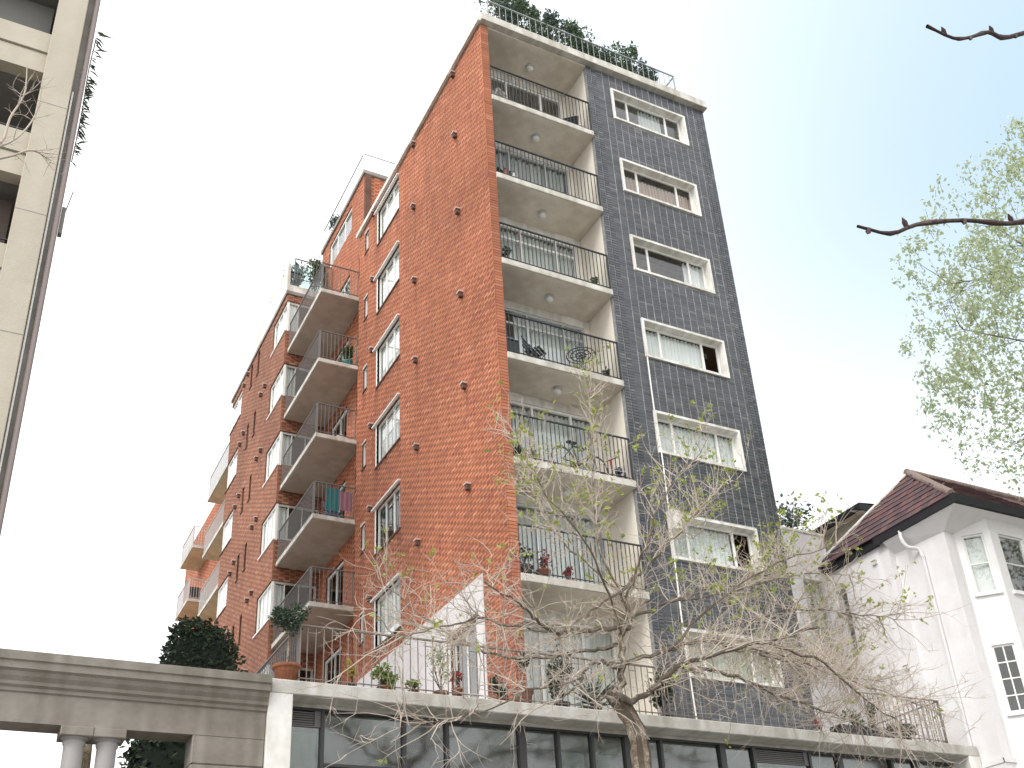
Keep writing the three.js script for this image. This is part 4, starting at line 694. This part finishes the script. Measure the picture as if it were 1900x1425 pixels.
{ // roof garden hedge along the edge of the roof: [x, height, width]
  const S = [[10.55, 1.75, 0.42, 'sparse tall shrub at the left corner of the roof above the red brick corner'], [11.05, 1.95, 0.5, 'tallest shrub second from the left corner of the roof garden'], [11.55, 1.7, 0.45, 'dense dark shrub third from the left along the roof railing'], [12.1, 1.5, 0.45, 'rounded shrub left of the middle of the roof garden'], [12.6, 1.5, 0.45, 'rounded dark shrub in the middle of the roof garden'], [13.1, 1.45, 0.42, 'upright shrub on the roof above the balcony end'], [13.6, 1.3, 0.42, 'dark shrub on the roof above the cream side wall'], [14.1, 1.2, 0.4, 'dark shrub on the roof above the left edge of the dark bay'], [14.6, 1.3, 0.36, 'broad leaved shrub standing behind the right half of the roof railing'], [15.25, 1.6, 0.26, 'pointed conifer shaped shrub near the right end of the roof garden'], [15.75, 1.05, 0.22, 'last small shrub at the right end of the roof garden']];
  S.forEach(([x, h, w, label], i) => shrub('roof_shrub', label, 'shrub', [x, 27.7, -18.62], [w * 1.35, h * 0.66, 0.32], i ? 1050 : 300, 0.105, i % 3 === 1 ? M.leafGrey : M.leafRoof, { group: 'shrubs of the roof garden', seed: 20 + i, stem: 0.04 }));
}
// roof terrace of the rear wing
[[8.75, 0.75, 'left bushy plant behind the glass balustrade of the rear roof terrace', 1], [9.6, 0.85, 'right bushy plant behind the glass balustrade beside the penthouse wall', 1]].forEach(([x, h, label, s], i) => shrub('terrace_plant', label, 'plant', [x, 27.46, -32.6], [0.42, h, 0.4], 620, 0.14, i ? M.leafMid : M.leafGrey, { group: 'plants of the rear roof terrace', seed: 50 + i, stem: 0.2, pot: [0.24, 0.42, M.terracotta] }));
[[-33.4, 'first shrub along the white parapet of the rear roof terrace'], [-34.3, 'second shrub back along the white parapet of the rear roof terrace'], [-35.5, 'farthest small shrub along the white parapet of the rear roof terrace']].forEach(([z, label], i) => shrub('parapet_shrub', label, 'shrub', [8.62, 27.46, z], [0.25, 0.75, 0.3], 120, 0.13, M.leafGrey, { group: 'shrubs along the parapet', seed: 60 + i, stem: 0.3 }));
shrub('penthouse_shrub', 'grey shrub peeping over the roof edge of the penthouse', 'shrub', [10.1, 30.73, -31.8], [0.25, 0.42, 0.5], 160, 0.13, M.leafGrey, { seed: 71, stem: 0.1 });
// podium terrace
shrub('standard_bush', 'clipped round bush on a thin stem in a terracotta pot at the terrace corner', 'potted plant', [4.86, 7.37, -17.22], [0.33, 0.29, 0.33], 1100, 0.06, M.leafDark, { pot: [0.23, 0.3, M.terracotta], stem: 0.62, seed: 80 });
shrub('yellow_flower_plant', 'small plant with yellow blooms behind the left part of the terrace railing', 'plant', [6.05, 7.37, -17.35], [0.12, 0.22, 0.12], 70, 0.07, M.leafYellow, { seed: 81, stem: 0.12, pot: [0.09, 0.14, M.black] });
shrub('lime_shrub', 'bright green shrub spilling over the terrace edge below the white rendered wall', 'shrub', [6.62, 7.37, -17.22], [0.27, 0.2, 0.22], 420, 0.075, M.leafFresh, { seed: 82, pot: [0.14, 0.1, M.terracotta] });
shrub('small_lime_shrub', 'smaller bright green shrub right of the larger one on the terrace edge', 'shrub', [7.15, 7.37, -17.2], [0.16, 0.11, 0.15], 160, 0.065, M.leafFresh, { seed: 83, pot: [0.1, 0.08, M.terracotta] });
shrub('wispy_shrub', 'tall wispy grey green shrub in front of the white rendered wall', 'shrub', [7.72, 7.37, -17.3], [0.26, 0.42, 0.25], 300, 0.06, M.leafPale, { seed: 84, stem: 0.05, pot: [0.14, 0.14, M.terracotta] });
shrub('leggy_plant', 'leggy plant in a brown pot beside the wispy shrub on the terrace', 'potted plant', [8.0, 7.37, -17.2], [0.12, 0.14, 0.12], 60, 0.07, M.petalRed, { seed: 85, stem: 0.1, pot: [0.1, 0.2, M.terracotta] });
shrub('round_dark_shrub', 'round dark green shrub on the terrace left of the red brick corner', 'shrub', [8.95, 7.37, -17.3], [0.22, 0.24, 0.2], 420, 0.07, M.leafDark, { seed: 86, pot: [0.13, 0.12, M.terracotta] });
shrub('pink_pot_bush', 'clipped round bush standing high in a large pink terracotta pot by the red brick corner', 'potted plant', [9.42, 7.37, -17.35], [0.17, 0.18, 0.17], 460, 0.05, M.leafDark, { seed: 87, stem: 0.42, pot: [0.2, 0.34, M.pinkPot] });
shrub('door_shrub', 'tall dark shrub right of the red brick corner in front of the ground floor door', 'shrub', [10.32, 7.37, -17.45], [0.24, 0.62, 0.24], 700, 0.09, M.leafDark, { seed: 88, pot: [0.16, 0.2, M.black] });
shrub('grass_plant', 'arching blue grey strap leaved plant behind the terrace railing', 'plant', [11.0, 7.37, -17.4], [0.4, 0.42, 0.4], 40, 0.04, M.leafGrey, { seed: 89, spiky: true, stem: 0.1, pot: [0.14, 0.16, M.black] });
shrub('corner_shrub', 'dark green bush behind the trunk fork at the foot of the cream side wall', 'shrub', [12.75, 7.37, -17.5], [0.26, 0.5, 0.26], 620, 0.08, M.leafDark, { seed: 90, pot: [0.16, 0.16, M.black] });
{ const t = thing('planter_box', 'long black planter box on the right end of the terrace', 'planter', [18.1, 7.371, -17.4]); add(t, 'box', [bevelBox(17.2, 19.0, 7.371, 7.66, -17.6, -17.24)], M.black); add(t, 'soil', box(17.23, 18.97, 7.661, 7.665, -17.57, -17.27), M.soil); }
shrub('planter_shrub', 'low green bush beside the right end railing of the terrace', 'shrub', [19.2, 7.37, -17.45], [0.42, 0.22, 0.28], 520, 0.08, M.leafDark, { seed: 91, pot: [0.2, 0.12, M.black] });
shrub('planter_plant', 'leafy plant growing out of the long black planter box', 'plant', [17.9, 7.665, -17.42], [0.5, 0.2, 0.15], 200, 0.08, M.leafMid, { seed: 92 });
shrub('slender_plant', 'slender upright plant beside the planter box against the white house', 'plant', [18.75, 7.37, -17.75], [0.1, 0.5, 0.1], 150, 0.08, M.leafMid, { seed: 93, stem: 0.2, pot: [0.12, 0.2, M.terracotta] });
shrub('red_plant', 'small orange red plant at the foot of the dark brick bay', 'plant', [16.85, 7.37, -17.5], [0.12, 0.16, 0.12], 90, 0.06, M.petalRed, { seed: 94, stem: 0.05, pot: [0.1, 0.14, M.terracotta] });

// ---------------------------------------------------------------- balcony belongings
const zb = -18.6;
function chair(label, at, turn, mat, group) {
  const t = thing('folding_chair', label, 'chair', at, group); t.userData.local = true; t.rotation.y = turn;
  add(t, 'seat', [-0.17, -0.085, 0, 0.085, 0.17].map((z) => box(-0.2, 0.2, 0.43, 0.45, z - 0.032, z + 0.032)), mat);
  add(t, 'backrest', [0.6, 0.7, 0.8].map((y) => box(-0.2, 0.2, y, y + 0.06, -0.245, -0.225)), mat);
  for (const s of [-1, 1]) { add(t, 'leg', bar([s * 0.21, 0, 0.2], [s * 0.21, 0.9, -0.25], 0.013), mat); add(t, 'leg', bar([s * 0.18, 0, -0.2], [s * 0.18, 0.44, 0.17], 0.013), mat); }
  return t;
}
chair('white folding chair at the left end of the topmost balcony', [10.4, Fl(0), zb], 0.4, M.whitePaint);
chair('dark folding chair at the right end of the topmost balcony', [12.75, Fl(0), zb], -0.7, M.railDark);
chair('pale folding chair against the cream wall of the topmost balcony', [13.0, Fl(0), zb - 0.4], -1.3, M.whitePaint);
chair('dark folding chair left of the round metal table', [11.0, Fl(3), zb], 0.6, M.railDark);
chair('blue folding chair on the side balcony with the bright cloth', [9.35, Fl(3) + 0.1, -28.8], 0.3, std(0.05, 0.14, 0.25, 0.6));
{ const t = thing('round_table', 'round openwork metal table at the right of the fourth balcony from the top', 'table', [12.3, Fl(3), zb]); t.userData.local = true;
  const rings = [0.36, 0.25, 0.13].map((r) => { const g = new THREE.TorusGeometry(r, 0.014, 6, 28); g.rotateX(Math.PI / 2); g.translate(0, 0.7, 0); return g; });
  add(t, 'tabletop', [...rings, ...Array.from({ length: 8 }, (_, i) => bar([0, 0.7, 0], [0.36 * Math.cos(i * 0.785), 0.7, 0.36 * Math.sin(i * 0.785)], 0.009))], M.railDark);
  for (let i = 0; i < 3; i++) add(t, 'leg', tube(smoothPts([[0.05 * Math.cos(i * 2.1), 0.69, 0.05 * Math.sin(i * 2.1)], [0.06 * Math.cos(i * 2.1), 0.35, 0.06 * Math.sin(i * 2.1)], [0.28 * Math.cos(i * 2.1), 0.0, 0.28 * Math.sin(i * 2.1)]], 4), Array(9).fill(0.014), 5), M.railDark); }
function bike(label, at, turn, frameMat) {
  const t = thing('bicycle', label, 'bicycle', at); t.userData.local = true; t.rotation.y = turn;
  for (const x of [-0.5, 0.5]) { const g = new THREE.TorusGeometry(0.32, 0.02, 6, 28); g.translate(x, 0.34, 0); const w = add(t, 'wheel', g, M.black); add(w, 'spokes', Array.from({ length: 10 }, (_, i) => bar([x, 0.34, 0], [x + 0.31 * Math.cos(i * 0.628), 0.34 + 0.31 * Math.sin(i * 0.628), 0], 0.003, 3)), M.alum); }
  add(t, 'frame', [bar([-0.5, 0.34, 0], [-0.05, 0.32, 0], 0.016), bar([-0.05, 0.32, 0], [-0.2, 0.82, 0], 0.018), bar([-0.2, 0.76, 0], [0.33, 0.8, 0], 0.018), bar([-0.05, 0.32, 0], [0.35, 0.7, 0], 0.018), bar([-0.5, 0.34, 0], [-0.19, 0.74, 0], 0.012), bar([0.5, 0.34, 0], [0.32, 0.9, 0], 0.016)], frameMat);
  add(t, 'handlebar', [bar([0.32, 0.9, -0.26], [0.32, 0.9, 0.26], 0.014)], M.black); add(t, 'saddle', bevelBox(-0.33, -0.09, 0.83, 0.87, -0.06, 0.06), M.black); add(t, 'crank', [bar([-0.05, 0.32, -0.08], [-0.05, 0.32, 0.08], 0.06, 14), bar([-0.05, 0.32, 0.09], [0.08, 0.2, 0.09], 0.012)], M.black);
}
bike('black bicycle leaning on the railing of the fifth balcony from the top', [11.95, Fl(4), zb + 0.05], 0.12, M.black);
{ const t = thing('kick_scooter', 'red kick scooter beside the bicycle on the fifth balcony', 'scooter', [12.75, Fl(4), zb]); t.userData.local = true; t.rotation.y = 0.5; const rd = std(0.45, 0.03, 0.03, 0.5);
  add(t, 'deck', bevelBox(-0.3, 0.15, 0.09, 0.13, -0.06, 0.06), rd); add(t, 'stem', [bar([0.24, 0.1, 0], [0.16, 0.7, 0], 0.018), bar([0.15, 0.12, 0], [0.24, 0.2, 0], 0.015)], rd); add(t, 'handlebar', bar([0.16, 0.7, -0.18], [0.16, 0.7, 0.18], 0.014), M.black); for (const x of [-0.3, 0.25]) { const g = new THREE.TorusGeometry(0.06, 0.022, 6, 16); g.translate(x, 0.085, 0); add(t, 'wheel', g, M.black); } }
{ const t = thing('tricycle', 'dark blue tricycle by the cream wall of the fifth balcony', 'tricycle', [13.02, Fl(4), zb + 0.05]); t.userData.local = true; t.rotation.y = 0.9; const bl2 = std(0.03, 0.04, 0.12, 0.5);
  add(t, 'frame', [bar([-0.2, 0.15, 0], [0.2, 0.35, 0], 0.025), bar([0.2, 0.12, 0], [0.14, 0.55, 0], 0.02), bar([-0.2, 0.1, -0.15], [-0.2, 0.1, 0.15], 0.015)], bl2); add(t, 'seat', bevelBox(-0.2, 0.0, 0.28, 0.33, -0.09, 0.09), bl2); add(t, 'handlebar', bar([0.14, 0.55, -0.15], [0.14, 0.55, 0.15], 0.014), M.whitePaint);
  for (const [x, z, r] of [[0.2, 0, 0.12], [-0.2, -0.15, 0.08], [-0.2, 0.15, 0.08]]) { const g = new THREE.TorusGeometry(r, 0.025, 6, 18); g.translate(x, r + 0.02, z); add(t, 'wheel', g, M.black); } }
function bottle(label, x, k, h, mat) { const t = thing('bottle', label, 'bottle', [x, Fl(k), -18.48]); t.userData.local = true; const r = h * 0.16; add(t, 'body', new THREE.LatheGeometry([[0, 0], [r, 0], [r, h * 0.6], [r * 0.4, h * 0.8], [r * 0.4, h], [0, h]].map((q) => new THREE.Vector2(...q)), 12), mat); const c = new THREE.CylinderGeometry(r * 0.45, r * 0.45, h * 0.08, 10); c.translate(0, h * 1.03, 0); add(t, 'cap', c, M.black); }
bottle('red bottle standing at the left end of the second balcony from the top', 10.42, 1, 0.42, std(0.4, 0.06, 0.05, 0.4)); bottle('black bottle between the red and white ones on the second balcony', 10.56, 1, 0.38, M.black); bottle('white bottle right of the black one on the second balcony', 10.68, 1, 0.4, M.whitePaint);
const potPlant = (label, x, k, mat, leaf, seed, r = 0.14, z = -18.55) => shrub('balcony_plant', label, 'potted plant', [x, Fl(k), z], [r, r * 1.2, r], 110, 0.08, leaf, { seed, pot: [r * 0.8, r * 1.3, mat], stem: 0.05 });
potPlant('potted plant in the left corner of the second balcony from the top', 10.22, 1, M.black, M.leafDark, 101); potPlant('low white pot in the middle of the second balcony from the top', 11.2, 1, M.whitePaint, M.leafMid, 102, 0.08); potPlant('white pot right of the middle on the second balcony from the top', 12.2, 1, M.whitePaint, M.leafMid, 103, 0.08);
potPlant('dark potted plant in the left corner of the third balcony from the top', 10.3, 2, M.black, M.leafDark, 104, 0.16); potPlant('white pot with a plant by the cream wall of the third balcony', 12.95, 2, M.whitePaint, M.leafMid, 105, 0.13);
potPlant('small dark pot by the cream wall of the balcony with the round metal table', 12.95, 3, M.black, M.leafDark, 106, 0.1);
potPlant('plant in a terracotta pot at the left of the bicycle balcony', 10.35, 4, M.terracotta, M.leafDark, 107, 0.13); potPlant('second pot from the left on the bicycle balcony', 10.7, 4, M.terracotta, M.leafMid, 108, 0.11);
potPlant('red flowering plant on the lowest recessed balcony behind the bare tree', 10.75, 5, M.terracotta, M.petalRed, 109, 0.2); potPlant('dark plant in the left corner of the lowest recessed balcony', 10.3, 5, M.black, M.leafDark, 110, 0.22); potPlant('low pink flowered pot in the middle of the lowest recessed balcony', 11.4, 5, M.pinkPot, M.petalRed, 111, 0.12);
{ const t = thing('storage_tub', 'dark storage tub in the left corner of the balcony with the round metal table', 'storage box', [10.3, Fl(3), zb]); t.userData.local = true; add(t, 'tub', bevelBox(-0.17, 0.17, 0, 0.5, -0.15, 0.15), M.railDark); add(t, 'lid', bevelBox(-0.185, 0.185, 0.501, 0.54, -0.165, 0.165), M.black); }
shrub('side_balcony_plant', 'green plant in a teal pot on the second side balcony from the top', 'potted plant', [9.6, Fl(1) + 0.1, -28.5], [0.2, 0.4, 0.2], 260, 0.11, M.leafMid, { seed: 120, pot: [0.17, 0.36, std(0.02, 0.2, 0.19, 0.5)], stem: 0.1 });
{ const t = thing('draped_cloth', 'teal and pink cloth hung over the railing of the fourth side balcony', 'cloth', [9.3, Fl(3) + 0.1, -28.2]); const F = faceZ(-28.2), y = Fl(3) + 0.1; const tl = std(0.03, 0.2, 0.22, 0.95), pk = std(0.35, 0.15, 0.2, 0.95); drape(F, 8.9, 9.35, y + 0.25, y + 1.0, 0, tl, t, 0.15, 0.015); drape(F, 9.36, 9.75, y + 0.3, y + 0.95, 0, pk, t, 0.15, 0.015); }
{ const t = thing('white_bag', 'white bag lying at the edge of the third side balcony', 'bag', [9.4, Fl(2) + 0.1, -28.4]); t.userData.local = true; const g = new THREE.SphereGeometry(0.2, 14, 10); g.scale(1.2, 0.6, 0.7); const p = g.attributes.position; for (let i = 0; i < p.count; i++) p.setY(i, Math.max(-0.08, p.getY(i) + 0.02 * Math.sin(p.getX(i) * 40))); g.translate(0, 0.085, 0); g.computeVertexNormals(); add(t, 'sack', g, M.oldWhite); add(t, 'handle', tube(smoothPts([[-0.1, 0.18, 0], [0, 0.32, 0.02], [0.1, 0.18, 0]], 4), Array(9).fill(0.012), 5), M.oldWhite); }
{ const t = thing('outdoor_chair', 'dark chair on a far balcony at the left end of the block', 'chair', [9.5, Fl(1) + 0.1, -50.3]); t.userData.local = true; add(t, 'seat', bevelBox(-0.25, 0.25, 0.4, 0.46, -0.25, 0.25), M.black); add(t, 'backrest', bevelBox(-0.25, 0.25, 0.5, 1.0, -0.26, -0.22), M.black); for (const [a, b] of [[-1, -1], [1, -1], [-1, 1], [1, 1]]) add(t, 'leg', box(a * 0.22 - 0.02, a * 0.22 + 0.02, 0, 0.399, b * 0.22 - 0.02, b * 0.22 + 0.02), M.black); }

renderer.render(scene, camera);
